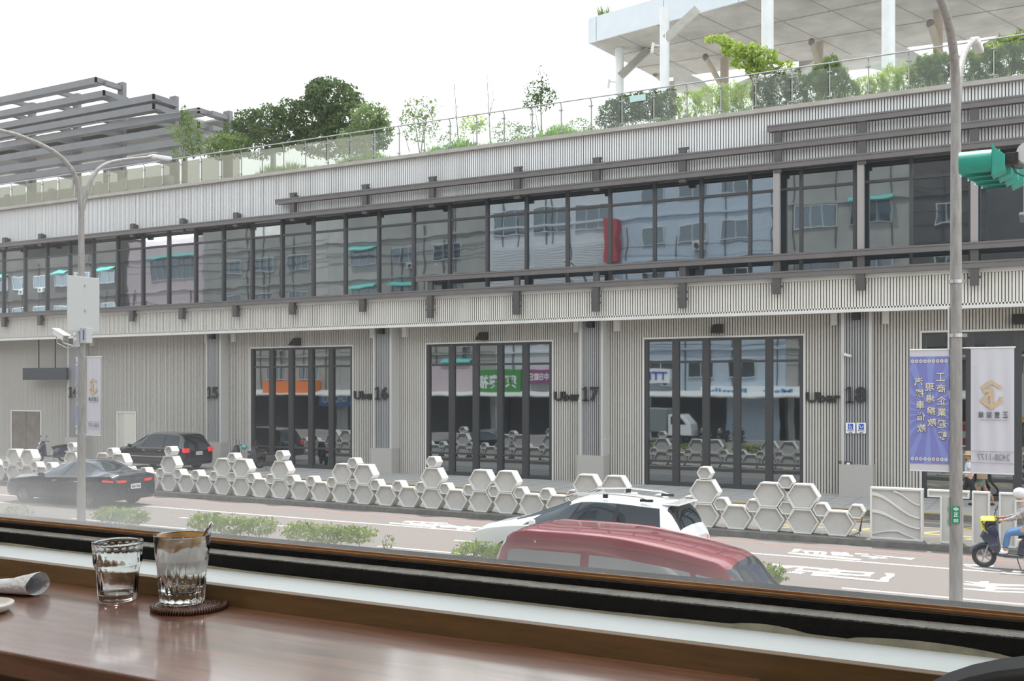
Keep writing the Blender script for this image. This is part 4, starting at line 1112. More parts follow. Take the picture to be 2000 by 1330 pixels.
make_car(t,S,[(2.2,4.0,4.9,11.1,'windscreen'),(9.2,10.6,5.1,10.9,'rear_window',M_vg),(3.2,5.1,4.05,4.62,'side_window',M_vg),(5.3,7.2,4.05,4.62,'side_window',M_vg),(7.4,9.0,4.05,4.62,'side_window',M_vg),(3.2,5.1,11.15,11.95,'side_window',M_vg),(5.3,7.2,11.15,11.95,'side_window',M_vg),(7.4,9.0,11.15,11.95,'side_window',M_vg)],M_redp,M_cg)
for s_ in (1,-1):
    g=MB(); g.tube([(.85,s_*.68,1.78),(.1,s_*.71,1.91),(-1.2,s_*.72,1.97),(-1.9,s_*.71,1.93)],.007,6); g.build('rain_gutter',M_redp,t)
    wheel(t,1.5,s_*.77,.30,s_); wheel(t,-1.4,s_*.77,.30,s_)
    g=MB(); g.bar((1.6,s_*.85,1.12),(1.55,s_*1.05,1.18),.08,.2); g.build('wing_mirror',M_trim,t,bevel=.03)
g=MB()
for x_ in (-.1,-.6,-1.1,-1.6): pass
VAN=t
# place van: near lane
place(VAN,-4.75,12.95,0.0); place(WAG,-9.25,20.6,math.pi); WAG.scale=(1.08,1.06,1.06)
print('d ok')
# =================================================================== foliage helper
def leaves(name, blobs, size, mt, parent=None, seed=1, aspect=0.5, droop=0.0, kind=None):
    """blobs: (cx,cy,cz, rx,ry,rz, n)"""
    R = np.random.RandomState(seed); V=[]; 
    for cx,cy,cz,rx,ry,rz,n in blobs:
        d = R.normal(size=(n,3)); d/= np.linalg.norm(d,axis=1)[:,None]
        rad = R.uniform(0.55,1.0,n)**0.5
        bump = 1+0.22*np.sin(d[:,0]*7+seed)*np.cos(d[:,2]*6+cx)+0.1*np.sin(d[:,1]*13)
        P = np.array([cx,cy,cz]) + d*np.array([rx,ry,rz])*(rad*bump)[:,None]
        a = R.normal(size=(n,3)); a[:,2]-=droop; a/= np.linalg.norm(a,axis=1)[:,None]
        b = np.cross(a,R.normal(size=(n,3))); b/= np.linalg.norm(b,axis=1)[:,None]
        s = size*R.uniform(0.6,1.35,n)
        l = a*s[:,None]; w_ = b*(s*aspect)[:,None]
        q = np.stack([P-l, P+w_*.9, P+l, P-w_*.9],1)
        V.append(q.reshape(-1,3))
    V = np.concatenate(V); nf = len(V)//4
    me = bpy.data.meshes.new(name); me.vertices.add(len(V)); me.vertices.foreach_set('co', V.ravel())
    me.loops.add(nf*4); me.loops.foreach_set('vertex_index', np.arange(nf*4)); me.polygons.add(nf)
    me.polygons.foreach_set('loop_start', np.arange(nf)*4); me.polygons.foreach_set('loop_total', np.full(nf,4)); me.update(); me.validate()
    me.materials.append(mt); o = bpy.data.objects.new(name, me); COL.objects.link(o)
    if parent: o.parent = parent
    if kind: o['kind']=kind
    return o
def blades(name, x0,x1,y0,y1,z0,h,n,mt,parent=None,seed=1,wd=0.02,lean=0.35,zf=None):
    R=np.random.RandomState(seed); x=R.uniform(x0,x1,n); y=R.uniform(y0,y1,n); hh=h*R.uniform(.45,1.15,n)
    if zf is not None: hh=hh*zf(x)
    a=R.uniform(0,6.28,n); lx=np.cos(a)*hh*lean*R.uniform(0,1,n); ly=np.sin(a)*hh*lean*R.uniform(0,1,n)
    wx=np.cos(a+1.6)*wd; wy=np.sin(a+1.6)*wd; z=np.full(n,z0)
    q=np.stack([np.stack([x-wx,y-wy,z],1),np.stack([x+wx,y+wy,z],1),np.stack([x+wx*.7+lx*.4,y+wy*.7+ly*.4,z+hh*.6],1),np.stack([x+lx,y+ly,z+hh],1)],1).reshape(-1,3)
    nf=n; me=bpy.data.meshes.new(name); me.vertices.add(len(q)); me.vertices.foreach_set('co',q.ravel())
    me.loops.add(nf*4); me.loops.foreach_set('vertex_index',np.arange(nf*4)); me.polygons.add(nf)
    me.polygons.foreach_set('loop_start',np.arange(nf)*4); me.polygons.foreach_set('loop_total',np.full(nf,4)); me.update(); me.validate()
    me.materials.append(mt); o=bpy.data.objects.new(name,me); COL.objects.link(o)
    if parent: o.parent=parent
    return o
M_lhedge = leaf_mat('hedge_leaves',(0.10,0.18,0.03),(0.38,0.46,0.10),0.4)
M_stem = mat('woody_stem',(0.16,0.12,0.08),0.9)

# =================================================================== median with clipped hedges
g = MB(); g.box(-140,60,17.6,19.75,-0.2,0.10); g.build('planted_median', mat('median_soil',(0.24,0.21,0.19),0.95,noise=(8,0.8,(0.17,0.15,0.13))), kind='structure', bevel=0.02)
HG = [(8,62,0.50,'sparse low shrub at the far left edge, left of the lamp pole'),(192,280,0.75,'small clipped hedge just right of the left lamp pole'),(377,533,0.80,'long clipped hedge, leftmost of the two long ones, above the tumblers'),
      (562,722,0.76,'long clipped hedge, right of the other long hedge and left of the tiny sapling'),(745,771,0.62,'tiny leafy sapling between the long hedges and the white wagon'),(890,1012,0.62,'small clipped hedge in front of the nose of the white wagon'),(1440,1522,0.66,'small leafy shrub seen through the windscreen of the red van')]
for k,(a,b,hh,lab) in enumerate(HG):
    Yh=19.0 if k!=6 else 18.9
    x0,x1=Xr(a,Yh),Xr(b,Yh); c=(x0+x1)/2; hw=(x1-x0)/2
    t=thing('hedge_shrub' if k not in (0,4) else 'low_shrub',lab,'shrub',(c,Yh,0.10))
    n=int(1700*hw)+160 if k!=4 else 60
    bl=[]; m_=max(1,int(hw/0.35)); zc=hh*.70
    for q in range(m_):
        cx=-hw+hw*(2*q+1)/m_
        bl.append((cx,0,zc-0.08+0.03*math.sin(q*2.3+k),hw/m_*1.2,0.33,hh*.24,int(n*.75)//m_)); bl.append((cx+.1,0,zc+.06,hw/m_*1.1,0.28,hh*.16,int(n*.25)//m_))
    if k==4: bl=[(0,0,.42,.16,.16,.16,40),(-.08,0,.3,.08,.08,.1,14)]
    if k==0: bl=[(0,0,.35,hw*.7,.3,.2,160)]
    leaves('foliage',bl,0.055,M_lhedge,t,seed=20+k,aspect=.30,droop=-.5)
    g=MB(); ns=int(hw*9)+2
    for q in range(ns):
        x=RNG.uniform(-hw*.8,hw*.8); y=RNG.uniform(-.15,.15)
        g.tube([(x,y,0),(x+RNG.uniform(-.06,.06),y,zc*.5),(x+RNG.uniform(-.15,.15),y+RNG.uniform(-.1,.1),zc)],[.012,.009,.005],5)
    g.build('stems',M_stem,t)

# =================================================================== street poles
M_lamp = mat('lamp_head_white',(0.75,0.75,0.73),0.4)
def Yfrom(px,X):
    u=px-1000.0; r=(-FOC*ST+u*CT)/(FOC*CT+u*ST); return X/r
def pole(nm,lab,X,Y,r0,r1,fork_z,arms,base_z=0.10):
    t=thing(nm,lab,'lamp post',(X,Y,base_z))
    g=MB(); g.tube([(0,0,0.0),(0,0,3.0),(0,0,fork_z-base_z-1.4),(0,0,fork_z-base_z)],[r0,r0*.93,r1*1.15,r1],16); g.build('pole',M_galv,t,smooth=True,angle=50)
    g=MB(); g.box(-.2,.2,-.2,.2,-0.0,.03)
    g.build('base_plate',M_galv,t)
    for k in range(4):
        a=math.pi/4+math.pi/2*k
        g=MB(); ca,sa=math.cos(a),math.sin(a); q=Vector((-sa,ca,0))*.008
        P=[Vector((ca*r0*.9,sa*r0*.9,.03)),Vector((ca*(r0+.09),sa*(r0+.09),.03)),Vector((ca*r0*.9,sa*r0*.9,.22))]
        g.add([p-q for p in P]+[p+q for p in P],[(0,1,2),(3,5,4),(0,3,4,1),(1,4,5,2),(2,5,3,0)]); g.build('base_fin',M_galv,t)
    for pts,rad,head in arms:
        loc=[Vector(p)-Vector((X,Y,base_z)) for p in pts]
        # smooth
        sm=[]
        for i in range(len(loc)-1):
            for s_ in range(6): sm.append(Vector(catmull([np.array(p) for p in loc],i+s_/6)))
        sm.append(loc[-1])
        n=len(sm); g=MB(); g.tube(sm,[rad[0]+(rad[1]-rad[0])*i/(n-1) for i in range(n)],12); am=g.build('arm',M_galv,t,smooth=True,angle=60)
        if head:
            d=(sm[-1]-sm[-2]).normalized(); d.z*=0.3; d.normalize(); e=sm[-1]
            g=MB(); g.bar(e-d*.12,e+d*.62,.26,.11); g.build('lamp_head',M_lamp,am,bevel=.03)
            g=MB(); g.bar(e+d*.1-Vector((0,0,.06)),e+d*.55-Vector((0,0,.06)),.2,.03); g.build('lens',mat('lamp_lens',(0.55,0.57,0.58),0.2),am)
    return t
XL,YL=-24.26,19.5
def ap(px,py,X): Y=Yfrom(px,X); v=at(px,py,Y); return (X,Y,v.z)
lp=pole('lamp_post','weathered grey lamp post with two curved arms at the left, holding a camera and banners',XL,YL,.115,.075,at(165,400,YL).z,
   [([(XL,YL,at(165,415,YL).z),ap(147,345,XL),ap(110,300,XL),ap(50,270,XL),ap(0,255,XL),ap(-90,240,XL)],(.07,.045),True),
    ([(XL,YL,at(165,415,YL).z),ap(174,360,XL),ap(195,328,XL),ap(230,314,XL),ap(300,306,XL)],(.07,.04),True)])
XRp,YRp=-1.68,19.35
rp_=pole('lamp_post','weathered grey lamp post with a green street number plate at the right',XRp,YRp,.112,.078,at(1870,190,YRp).z,
   [([(XRp,YRp,at(1868,240,YRp).z),ap(1866,150,XRp),ap(1858,70,XRp),ap(1840,5,XRp),ap(1815,-40,XRp),ap(1770,-90,XRp)],(.085,.05),True),
    ([(XRp,YRp,at(1870,230,YRp).z),ap(1874,150,XRp),ap(1880,115,XRp),ap(1890,92,XRp),ap(1904,78,XRp)],(.07,.05),False)])
# stubby lamp at the end of the far arm of the right post
e=Vector(ap(1904,78,XRp)); g=MB(); g.bar(e-Vector((0,.1,.03))-Vector((XRp,YRp,.1)),e+Vector((0,1.2,.12))-Vector((XRp,YRp,.1)),.2,.14); g.build('lamp_head',M_lamp,rp_,bevel=.04)
M_clamp=mat('steel_clamp',(0.5,0.5,0.48),0.4,0.7)
for (T_,X,Y,pys,r) in ((lp,XL,YL,(558,607),.095),(rp_,XRp,YRp,(550,655),.10)):
    for py in pys:
        z=at(165 if T_ is lp else 1868,py,Y).z-.10
        g=MB(); g.tube([(0,0,z-.03),(0,0,z+.03)],r+.012,16); g.box(r-.02,r+.08,-.02,.02,z-.03,z+.03); g.build('clamp_band',M_clamp,T_)
# green number plate and side strip
z=at(1868,1004,YRp).z
t=thing('street_number_plate','small green plate with white characters on the right lamp post','sign',(XRp,YRp-.118,z-.15))
M_green=mat('sign_green',(0.0,0.28,0.13),0.4)
g=MB(); g.box(-.05,.075,-.006,.002,0,.30); g.build('plate',M_green,t)
for i,(tx,hh) in enumerate((('中',.075),('正',.075),('05',.06))):
    lettering('character',tx,(-.025,-.009,.21-.095*i),.075,hh,M_sgnw,.002,.03,parent=t)
g=MB(); g.box(XRp-.135,XRp-.112,YRp-.08,YRp-.02,z-.21,z+.30); 
tag(g.build('side_plate',mat('yellowed_plate',(0.55,0.55,0.38),0.5,noise=(9,.3,(0.15,0.35,0.25)))),'thin yellowed plate edge-on beside the green plate on the lamp post','sign')
# white strip box on the left of the right pole
g=MB(); a=at(1856,600,YRp).z; b=at(1856,682,YRp).z; g.box(XRp-.13,XRp-.10,YRp-.05,YRp+.05,b,a); g.build('x',M_trimw)
tag(bpy.data.objects['x'],'slim white upright strip above the purple banner on the right lamp post','strip light'); bpy.data.objects['x'].name='strip_light'
# big sign seen edge-behind on the left post
t=thing('road_sign_back','tall grey rectangular road sign seen from behind on the left lamp post','sign',(XL+.11,YL,0))
z0,z1=at(160,648,YL).z,at(160,541,YL).z
M_sgback=mat('sign_back_grey',(0.50,0.51,0.50),0.5)
def signpanel(y0,y1):
    g=MB(); g.box(0.0,0.03,y0,y1,z0,z1); g.build('panel',M_sgback,t,bevel=.01)
signpanel(-.56,.50)
for z in (z0+.3,z1-.3):
    g=MB(); g.box(-.02,0.0,-.3,.3,z-.04,z+.04); g.build('back_rail',M_clamp,t)
# camera
zc=at(145,657,YL).z
t=thing('street_camera','silver box camera pointing down on the left lamp post','camera',(XL,YL,zc))
g=MB(); g.bar((-.62,-.35,.13),(-.12,-.42,-.06),.17,.16); g.build('housing',M_lamp,t,bevel=.012)
g=MB(); g.bar((-.13,-.42,-.055),(-.10,-.424,-.066),.13,.12); g.build('lens_window',M_pane,t)
g=MB(); g.bar((-.64,-.345,.22),(-.02,-.43,-.005),.21,.015); g.build('sunshield',M_lamp,t)
g=MB(); g.tube([(-.4,-.38,-.03),(-.35,-.3,-.2),(-.1,-.1,-.3),(0,-.08,-.3)],.02,8); g.tube([(-.6,-.35,0),(-.58,-.33,-.2),(-.3,-.25,-.33),(0,-.1,-.28)],.012,6); g.build('bracket',M_clamp,t)
g=MB(); g.box(-.09,.09,-.20,-.11,-.30,.14); g.build('junction_box',M_sgback,t)
g=MB(); g.tube([(0,-.20,.05),(0,-.235,.05)],.045,12); g.tube([(0,-.20,-.10),(0,-.235,-.10)],.045,12); g.build('cap',M_lamp,t)
t=thing('control_box','small grey control box with a blue label on the left lamp post','box',(XL+.25,YL-.05,zc-.2))
g=MB(); g.box(-.12,.14,-.1,.1,0,.42); g.build('box',M_sgback,t,bevel=.01)
g=MB(); g.box(.0,.06,-.105,-.10,.08,.36); g.build('label_sticker',mat('label_blue',(0.03,0.10,0.62),.4),t)

# =================================================================== banners
M_pur=mat('purple_banner_cloth',(0.20,0.21,0.52),0.7); M_purl=mat('light_ray_print',(0.235,0.28,0.61),0.7); M_bcl=mat('white_banner_cloth',(0.62,0.61,0.66),0.75)
M_cream_t=mat('cream_print',(0.72,0.68,0.55),0.6); M_gold=mat('pale_gold_print',(0.62,0.45,0.27),0.6); M_greyp=mat('dark_grey_print',(0.10,0.10,0.115),0.6); M_greyl=mat('soft_grey_print',(0.30,0.28,0.30),0.6)
def clothgrid(w_,h_,z0,z1,wav,nx=14,nz=24,y=0.0):
    g=MB(); vs=[];
    for j in range(nz+1):
        for i in range(nx+1):
            x=w_*i/nx; z=z0+(z1-z0)*j/nz
            vs.append((x,y+wav*math.sin(x*26+z*.7)*(0.3+0.7*math.sin(math.pi*j/nz)) ,z))
    fs=[(j*(nx+1)+i,j*(nx+1)+i+1,(j+1)*(nx+1)+i+1,(j+1)*(nx+1)+i) for j in range(nz) for i in range(nx)]
    b=len(vs); vs2=[(x,y_+.004,z) for x,y_,z in vs]
    g.add(vs,fs); g.add(vs2,[f[::-1] for f in fs]); return g
def purple_banner(t,w_=.76,h_=2.12):
    clothgrid(w_,h_,0,h_,.004).build('cloth',M_bcl,t,smooth=True)
    g=MB(); g.box(0.0,w_,-.010,-.006,.13,h_-.12); pf=g.build('printed_field',M_pur,t)
    g=MB(); cx,cz=w_*.5,h_*.48; x0,x1,za,zb=0,w_,.13,h_-.12
    def hit(a):
        dx,dz=math.cos(a),math.sin(a); ts=[]
        if dx>0: ts.append((x1-cx)/dx)
        if dx<0: ts.append((x0-cx)/dx)
        if dz>0: ts.append((zb-cz)/dz)
        if dz<0: ts.append((za-cz)/dz)
        s_=min(ts); return (cx+dx*s_,-.012,cz+dz*s_)
    for k in range(18):
        a=2*math.pi*k/18+.07
        p0=hit(a); p1=hit(a+.15); pa=(cx+math.cos(a+.07)*.06,-.012,cz+math.sin(a+.07)*.10)
        g.add([pa,p0,p1],[(0,1,2)])
    g.build('ray_print',M_purl,pf)
    g=MB()
    for zz in (.21,h_-.20):
        for k in range(9):
            c=.045+k*(w_-.09)/8
            poly=[(c+.03*math.cos(math.pi/6+math.pi/3*q),zz+.034*math.sin(math.pi/6+math.pi/3*q)) for q in range(6)]
            inn=[(c+.011*math.cos(math.pi/6+math.pi/3*q),zz+.013*math.sin(math.pi/6+math.pi/3*q)) for q in range(6)]
            g.ring(poly,inn,-.016,-.012,MXZ)
    g.build('border_print',M_cream_t,pf)
    for txt,xx,zt_,n in (('工商企業週轉',w_*.68,1.62,6),('現場撥款',w_*.40,1.44,4),('汽機車借款',w_*.12,1.54,5)):
        for i,ch in enumerate(txt):
            z=zt_-.205*i-.04
            dx=.012*i if xx<w_*.6 else .006*i
            lettering('character_shadow',ch,(xx+dx+.006,-.0165,z-.008),.145,.145,M_greyp,.001,.016,mirror=True,parent=pf)
            lettering('character',ch,(xx+dx,-.020,z),.145,.145,M_cream_t,.001,.016,mirror=True,parent=pf)
def white_banner(t,w_=.80,h_=2.26):
    clothgrid(w_,h_,0,h_,.010,20).build('cloth',M_bcl,t,smooth=True)
    u=w_/.8; 
    # hexagonal emblem (seen mirrored, cloth from behind)
    cx,cz,R_=w_*.48,1.35,.25; pf=None
    def hx(r,q): a=math.pi/2+math.pi/3*q; return (cx+r*math.cos(a)*.95*u, cz+r*math.sin(a))
    g=MB()
    O=[hx(R_,q) for q in range(6)]; I=[hx(R_*.74,q) for q in range(6)]
    for q in (0,5): g.prism([O[q],O[(q+1)%6],I[(q+1)%6],I[q]],-.022,-.017,MXZ)
    def lerp(a,b,s): return (a[0]+(b[0]-a[0])*s,a[1]+(b[1]-a[1])*s)
    g.prism([O[2],O[3],I[3],I[2]],-.022,-.017,MXZ); g.prism([O[3],O[4],I[4],I[3]],-.022,-.017,MXZ)
    g.prism([lerp(O[4],O[5],.0),lerp(O[4],O[5],.35),lerp(I[4],I[5],.30),I[4]],-.022,-.017,MXZ)
    g.prism([(cx-.03*u,cz-R_*.86),(cx+.03*u,cz-R_*.86),(cx+.03*u,cz+.10),(cx-.03*u,cz+.08)],-.0235,-.0225,MXZ)
    g.prism([lerp(I[1],I[0],0),(cx+.03*u,cz+.10),(cx+.03*u,cz+.045),(I[1][0],I[1][1]-.06)],-.0255,-.0245,MXZ)
    g.prism([(cx-.03*u,cz-.02),(cx-.03*u,cz+.05),(O[2][0],O[2][1]+.03),(O[2][0],O[2][1])],-.0275,-.0265,MXZ)
    pf=g.build('emblem',M_gold,t)
    for i,ch in enumerate('正豐當舖'):
        lettering('character',ch,(w_*(.74-.185*i),-.020,.955),.095*u,.105,M_greyp,.001,.012,mirror=True,parent=t)
    lettering('small_print','ZHENGFENG',(w_*.22,-.019,.905),.5*u,.022,M_greyl,.001,0,mirror=True,parent=t)
    lettering('telephone_number','2428-1177',(w_*.15,-.020,.225),.60*u,.115,M_greyl,.001,.01,mirror=True,parent=t)
    g=MB(); g.box(.0,w_,-.0195,-.015,.178,.184); g.box(0,w_,-.0195,-.015,.375,.381); g.build('rule_line',M_greyl,t)
M_rod=mat('banner_rod',(0.70,0.70,0.70),.4)
def banner(nm,lab,X,Y,z,w_,h_,rz,kind,sheary=0.0):
    t=thing(nm,lab,'banner',(X,Y,z),rz)
    (purple_banner if kind=='p' else white_banner)(t,w_,h_)
    g=MB(); g.tube([(-.02 if kind=='w' else 0,0,h_),(w_+.02,0,h_)],.014,8); g.build('top_rod',M_rod,t); g=MB(); g.tube([(0,0,0),(w_,0,0)],.012,8); g.build('bottom_rod',M_rod,t)
    return t
YB=19.33
pz0=at(1820,920,YB).z; pz1=at(1820,683,YB).z
xa=at(1777,800,YB).x
banner('purple_banner','purple pawnshop banner with mirrored cream characters on the right lamp post',xa,YB,pz0,abs(XRp-.11-xa),pz1-pz0,0,'p')
wz0=at(1940,925,YB).z; wz1=at(1940,679,YB).z
xa=at(1896,800,YB).x; xb=at(1981,800,YB).x
banner('white_banner','white pawnshop banner with a pale gold hexagon emblem on the right lamp post',xa,YB,wz0,xb-xa,wz1-wz0,0,'w')
g=MB(); 
for z in (wz0,wz1): g.tube([(XRp,YB,z),(xa+.02,YB,z)],.012,8)
for z in (pz0,pz1): g.tube([(XRp-.12,YB,z),(XRp,YB,z)],.012,8)
tag(g.build('banner_bracket',M_clamp,),'thin steel arms holding the banners to the right lamp post','bracket')
lz0=at(190,850,YL).z; lz1=at(190,697,YL).z
banner('white_banner','white banner with a pale gold emblem hanging beside the left lamp post',-23.98,19.45,lz0,.70,lz1-lz0,math.radians(-8),'w')
banner('purple_banner','purple banner seen almost edge-on behind the left lamp post',-25.02,19.93,lz0,.72,lz1-lz0,math.radians(-32),'p')
g=MB(); 
for z in (lz0,lz1): g.tube([(XL,YL,z),(-23.96,19.45,z)],.012,8); g.tube([(XL,YL,z),(-24.4,19.56,z)],.012,8)
tag(g.build('banner_bracket',M_clamp),'thin steel arms holding the banners to the left lamp post','bracket')

# =================================================================== traffic signal
M_teal=mat('teal_signal_paint',(0.01,0.36,0.27),0.45,noise=(12,.5,(0.01,0.27,0.20)))
S0=at(1938,318,10.5)
t=thing('traffic_signal','teal green hooded traffic signal seen from the side at the right edge','traffic light',tuple(S0))
step=Vector((.045,.24,0))
for k in range(4):
    o_=step*k
    Mx=Matrix.Translation(o_)@Matrix.Rotation(math.radians(-90),4,'Y')
    g=MB(); vs=[];fs=[]; n=22
    for i in range(n+1):
        a=math.radians(-38+ (256)*i/n)       # open at the bottom
        for r in (.125,.119):
            vs.append((r*math.sin(a-math.pi/2+.0),r*math.cos(a-math.pi/2),0))
    # visor: tube along -X, open underneath
    vs=[];
    for L_ in (0.0,-.28):
        for i in range(n+1):
            a=math.radians(-50+280*i/n)
            cut=0 if L_==0 else (.07 if i in (0,n) else 0)
            vs.append((L_+cut,.125*math.cos(a),.125*math.sin(a)))
    for L_ in (0.0,-.28):
        for i in range(n+1):
            a=math.radians(-50+280*i/n); vs.append((L_,.118*math.cos(a),.118*math.sin(a)))
    m_=n+1
    for i in range(n):
        fs+=[(i,i+1,m_+i+1,m_+i),(2*m_+i,3*m_+i,3*m_+i+1,2*m_+i+1),(m_+i,m_+i+1,3*m_+i+1,3*m_+i)]
    vs=[tuple(Vector(v)+o_) for v in vs]; g.add(vs,fs); g.build('visor',M_teal,t,smooth=True,angle=50)
    g=MB(); g.tube([o_+Vector((-.01,0,0)),o_+Vector((.0,0,0))],.112,20); g.build('lens',mat('signal_lens',(0.05,0.06,0.05),.15),t)
    g=MB(); a=o_; q=.132
    g.box(a.x,a.x+.012,a.y-.118,a.y+.118,a.z-q,a.z+q+.02)
    g.add([(a.x+.012,a.y-.115,a.z-q),(a.x+.012,a.y+.115,a.z-q),(a.x+.012,a.y+.115,a.z+q),(a.x+.012,a.y-.115,a.z+q),(a.x+.11,a.y-.09,a.z-.09),(a.x+.11,a.y+.09,a.z-.09),(a.x+.11,a.y+.09,a.z+.05),(a.x+.11,a.y-.09,a.z+.05)],
          [(0,1,5,4),(1,2,6,5),(2,3,7,6),(3,0,4,7),(4,5,6,7)])
    g.build('housing',M_teal,t,bevel=.004)
M_clk=mat('dark_clamp',(0.04,0.035,0.03),.5,.5)
g=MB(); g.box(.11,.22,-.05,.05,-.04,.07); g.tube([(.15,-.06,.015),(.15,-.05,.015)],.035,14); g.bar((.1,.1,0),(.24,.3,0),.05,.05); g.build('clamp',M_clk,t,bevel=.004)
M_mast=mat('white_mast',(0.66,0.67,0.68),.4)
g=MB(); g.tube([(.30,.02,-.5),(.30,.02,.12)],.04,14); g.tube([(.30,-.03,.06),(.30,.06,.06)],.10,18); g.build('hanger',M_mast,t,smooth=True,angle=40)
g=MB(); g.tube([(.16,.0,-.02),(.2,-.05,-.12),(.27,-.04,-.16),(.30,-.02,-.12)],.008,6); g.build('cable',M_frame,t)
g=MB(); g.tube([(.3,.02,-.5),(2.0,.02,-.42),(5.0,.02,-.3)],[.05,.06,.08],14); g.build('mast_arm',M_mast,t,smooth=True)
g=MB(); g.tube([(5.0,.02,-S0.z),(5.0,.02,.1)],.11,16); g.build('mast_pole',M_mast,t,smooth=True)

# =================================================================== scooters
M_scb=mat('scooter_dark_blue',(0.015,0.022,0.055),.25,coat=.8); M_scp=mat('scooter_grey_plastic',(0.05,0.05,0.055),.5); M_seat=mat('scooter_seat',(0.015,0.015,0.016),.6); M_scg=mat('scooter_light_grey',(0.35,0.36,0.37),.4)
def side_prism(g,poly,y0,y1,mi=0):   # poly in x,z
    n=len(poly); vs=[(x,y0,z) for x,z in poly]+[(x,y1,z) for x,z in poly]
    g.add(vs,[tuple(range(n))[::-1],tuple(range(n,2*n))]+[(i,(i+1)%n,n+(i+1)%n,n+i) for i in range(n)],mi)
def taper_prism(g,poly,w0,w1f):     # thick shell, narrower rim
    n=len(poly); cx=sum(p[0] for p in poly)/n; cz=sum(p[1] for p in poly)/n
    rings=[]
    for y,s_ in ((-w0,.82),(-w0*.72,1.0),(w0*.72,1.0),(w0,.82)):
        rings.append([(cx+(x-cx)*s_,y,cz+(z-cz)*s_) for x,z in poly])
    vs=[p for r in rings for p in r]; fs=[tuple(range(n))[::-1],tuple(range(3*n,4*n))]
    for k in range(3): fs+=[(k*n+i,k*n+(i+1)%n,(k+1)*n+(i+1)%n,(k+1)*n+i) for i in range(n)]
    g.add(vs,fs)
def scooter(lab,x,y,z,rz,mb,group=None,lean=0.0):
    """forward = local +x, front axle at x=0.63, rear axle x=-0.63"""
    t=thing('motor_scooter',lab,'scooter',(x,y,z),rz,group); t.rotation_euler=(lean,0,rz)
    for xx in (.64,-.60):
        g=MB(); Mx=Matrix.Translation((xx,0,.25))@Matrix.Rotation(math.pi/2,4,'X')
        g.lathe([(.155,-.045),(.22,-.055),(.245,-.035),(.252,0),(.245,.035),(.22,.055),(.155,.045)],24,0,Mx); w_=g.build('wheel',M_tyre,t,smooth=True)
        g=MB(); g.lathe([(.03,-.05),(.03,.05)],12,0,Mx); g.lathe([(.145,-.04),(.16,-.04),(.16,.04),(.145,.04)],24,0,Mx)
        for k in range(5):
            a=2*math.pi*k/5; g.bar((xx+.03*math.cos(a),0,.25+.03*math.sin(a)),(xx+.15*math.cos(a),0,.25+.15*math.sin(a)),.03,.02,up=(0,1,0))
        g.build('rim',M_rim,w_)
    g=MB(); 
    for s_ in (-.07,.07): g.tube([(.64,s_,.25),(.50,s_,.66),(.47,s_*.5,.75)],.018,8)
    g.build('fork',M_clamp,t)
    g=MB(); taper_prism(g,[(.93,.36),(.86,.46),(.72,.55),(.56,.56),(.42,.44),(.47,.40),(.60,.51),(.74,.48),(.84,.38)],.08,0); g.build('front_fender',mb,t,smooth=True,angle=45)
    g=MB(); taper_prism(g,[(.66,.62),(.72,.70),(.66,.82),(.52,.98),(.42,1.00),(.36,.92),(.33,.60),(.28,.36),(.34,.30),(.46,.36),(.55,.52)],.19,0); g.build('leg_shield',mb,t,smooth=True,angle=45)
    g=MB(); taper_prism(g,[(.44,.88),(.62,.90),(.60,1.02),(.50,1.10),(.38,1.06),(.36,.96)],.13,0); g.build('headlamp_cowl',mb,t,smooth=True,angle=45)
    g=MB(); g.ball((.60,0,.95),(.04,.09,.06),12,8); g.build('headlamp',M_head,t,smooth=True)
    for s_ in (1,-1):
        g=MB(); g.ball((.62,s_*.14,.72),(.045,.03,.03),10,6); g.build('indicator',mat('orange_indicator',(0.85,0.22,0.02),.3),t,smooth=True)
        g=MB(); g.tube([(.42,0,1.03),(.38,s_*.18,1.08),(.32,s_*.34,1.06)],.016,8); g.tube([(.335,s_*.27,1.07),(.31,s_*.37,1.055)],.022,10); g.build('handlebar',M_scp,t)
        g=MB(); g.tube([(.40,s_*.20,1.09),(.42,s_*.27,1.22),(.40,s_*.29,1.27)],.008,6); g.ball((.39,s_*.30,1.32),(.015,.06,.045),12,8); g.build('mirror',M_scp,t)
    g=MB(); side_prism(g,[(.34,.28),(.36,.34),(-.08,.34),(-.14,.28)],-.17,.17); g.build('floorboard',M_scp,t,bevel=.02)
    g=MB(); taper_prism(g,[(-.02,.34),(-.06,.62),(-.20,.72),(-.60,.76),(-.86,.80),(-.92,.72),(-.84,.58),(-.62,.50),(-.42,.44),(-.20,.30)],.16,0); g.build('rear_body',mb,t,smooth=True,angle=45)
    g=MB(); taper_prism(g,[(-.04,.70),(-.06,.78),(-.30,.82),(-.60,.86),(-.80,.87),(-.82,.80),(-.50,.75),(-.2,.70)],.13,0); g.build('seat',M_seat,t,smooth=True,angle=50)
    g=MB(); g.ball((-.90,0,.74),(.04,.09,.04),10,6); g.build('tail_lamp',M_tail,t,smooth=True)
    g=MB(); taper_prism(g,[(-.15,.20),(-.20,.34),(-.45,.40),(-.66,.33),(-.66,.24),(-.40,.20)],.12,0); g.tube([(-.35,-.14,.28),(-.85,-.15,.36)],.04,10); g.build('engine',M_scp,t,smooth=True,angle=45)
    g=MB(); g.bar((-.95,0,.60),(-.98,0,.46),.16,.01,up=(1,0,0)); g.build('number_plate',M_sgnw,t)
    g=MB(); g.tube([(-.02,.08,.26),(-.10,.16,.03)],.012,6); g.build('stand',M_scp,t)
    return t
SX=Xr(1922,25.0)
sc1=scooter('dark blue scooter with a yellow apron over its handlebar, ridden past at the right edge',SX+.64,25.0,0,math.pi,M_scb)
M_yellow=mat('yellow_raincloth',(0.70,0.66,0.06),.6,bump=(14,.6))
g=MB(); vs=[];fs=[]
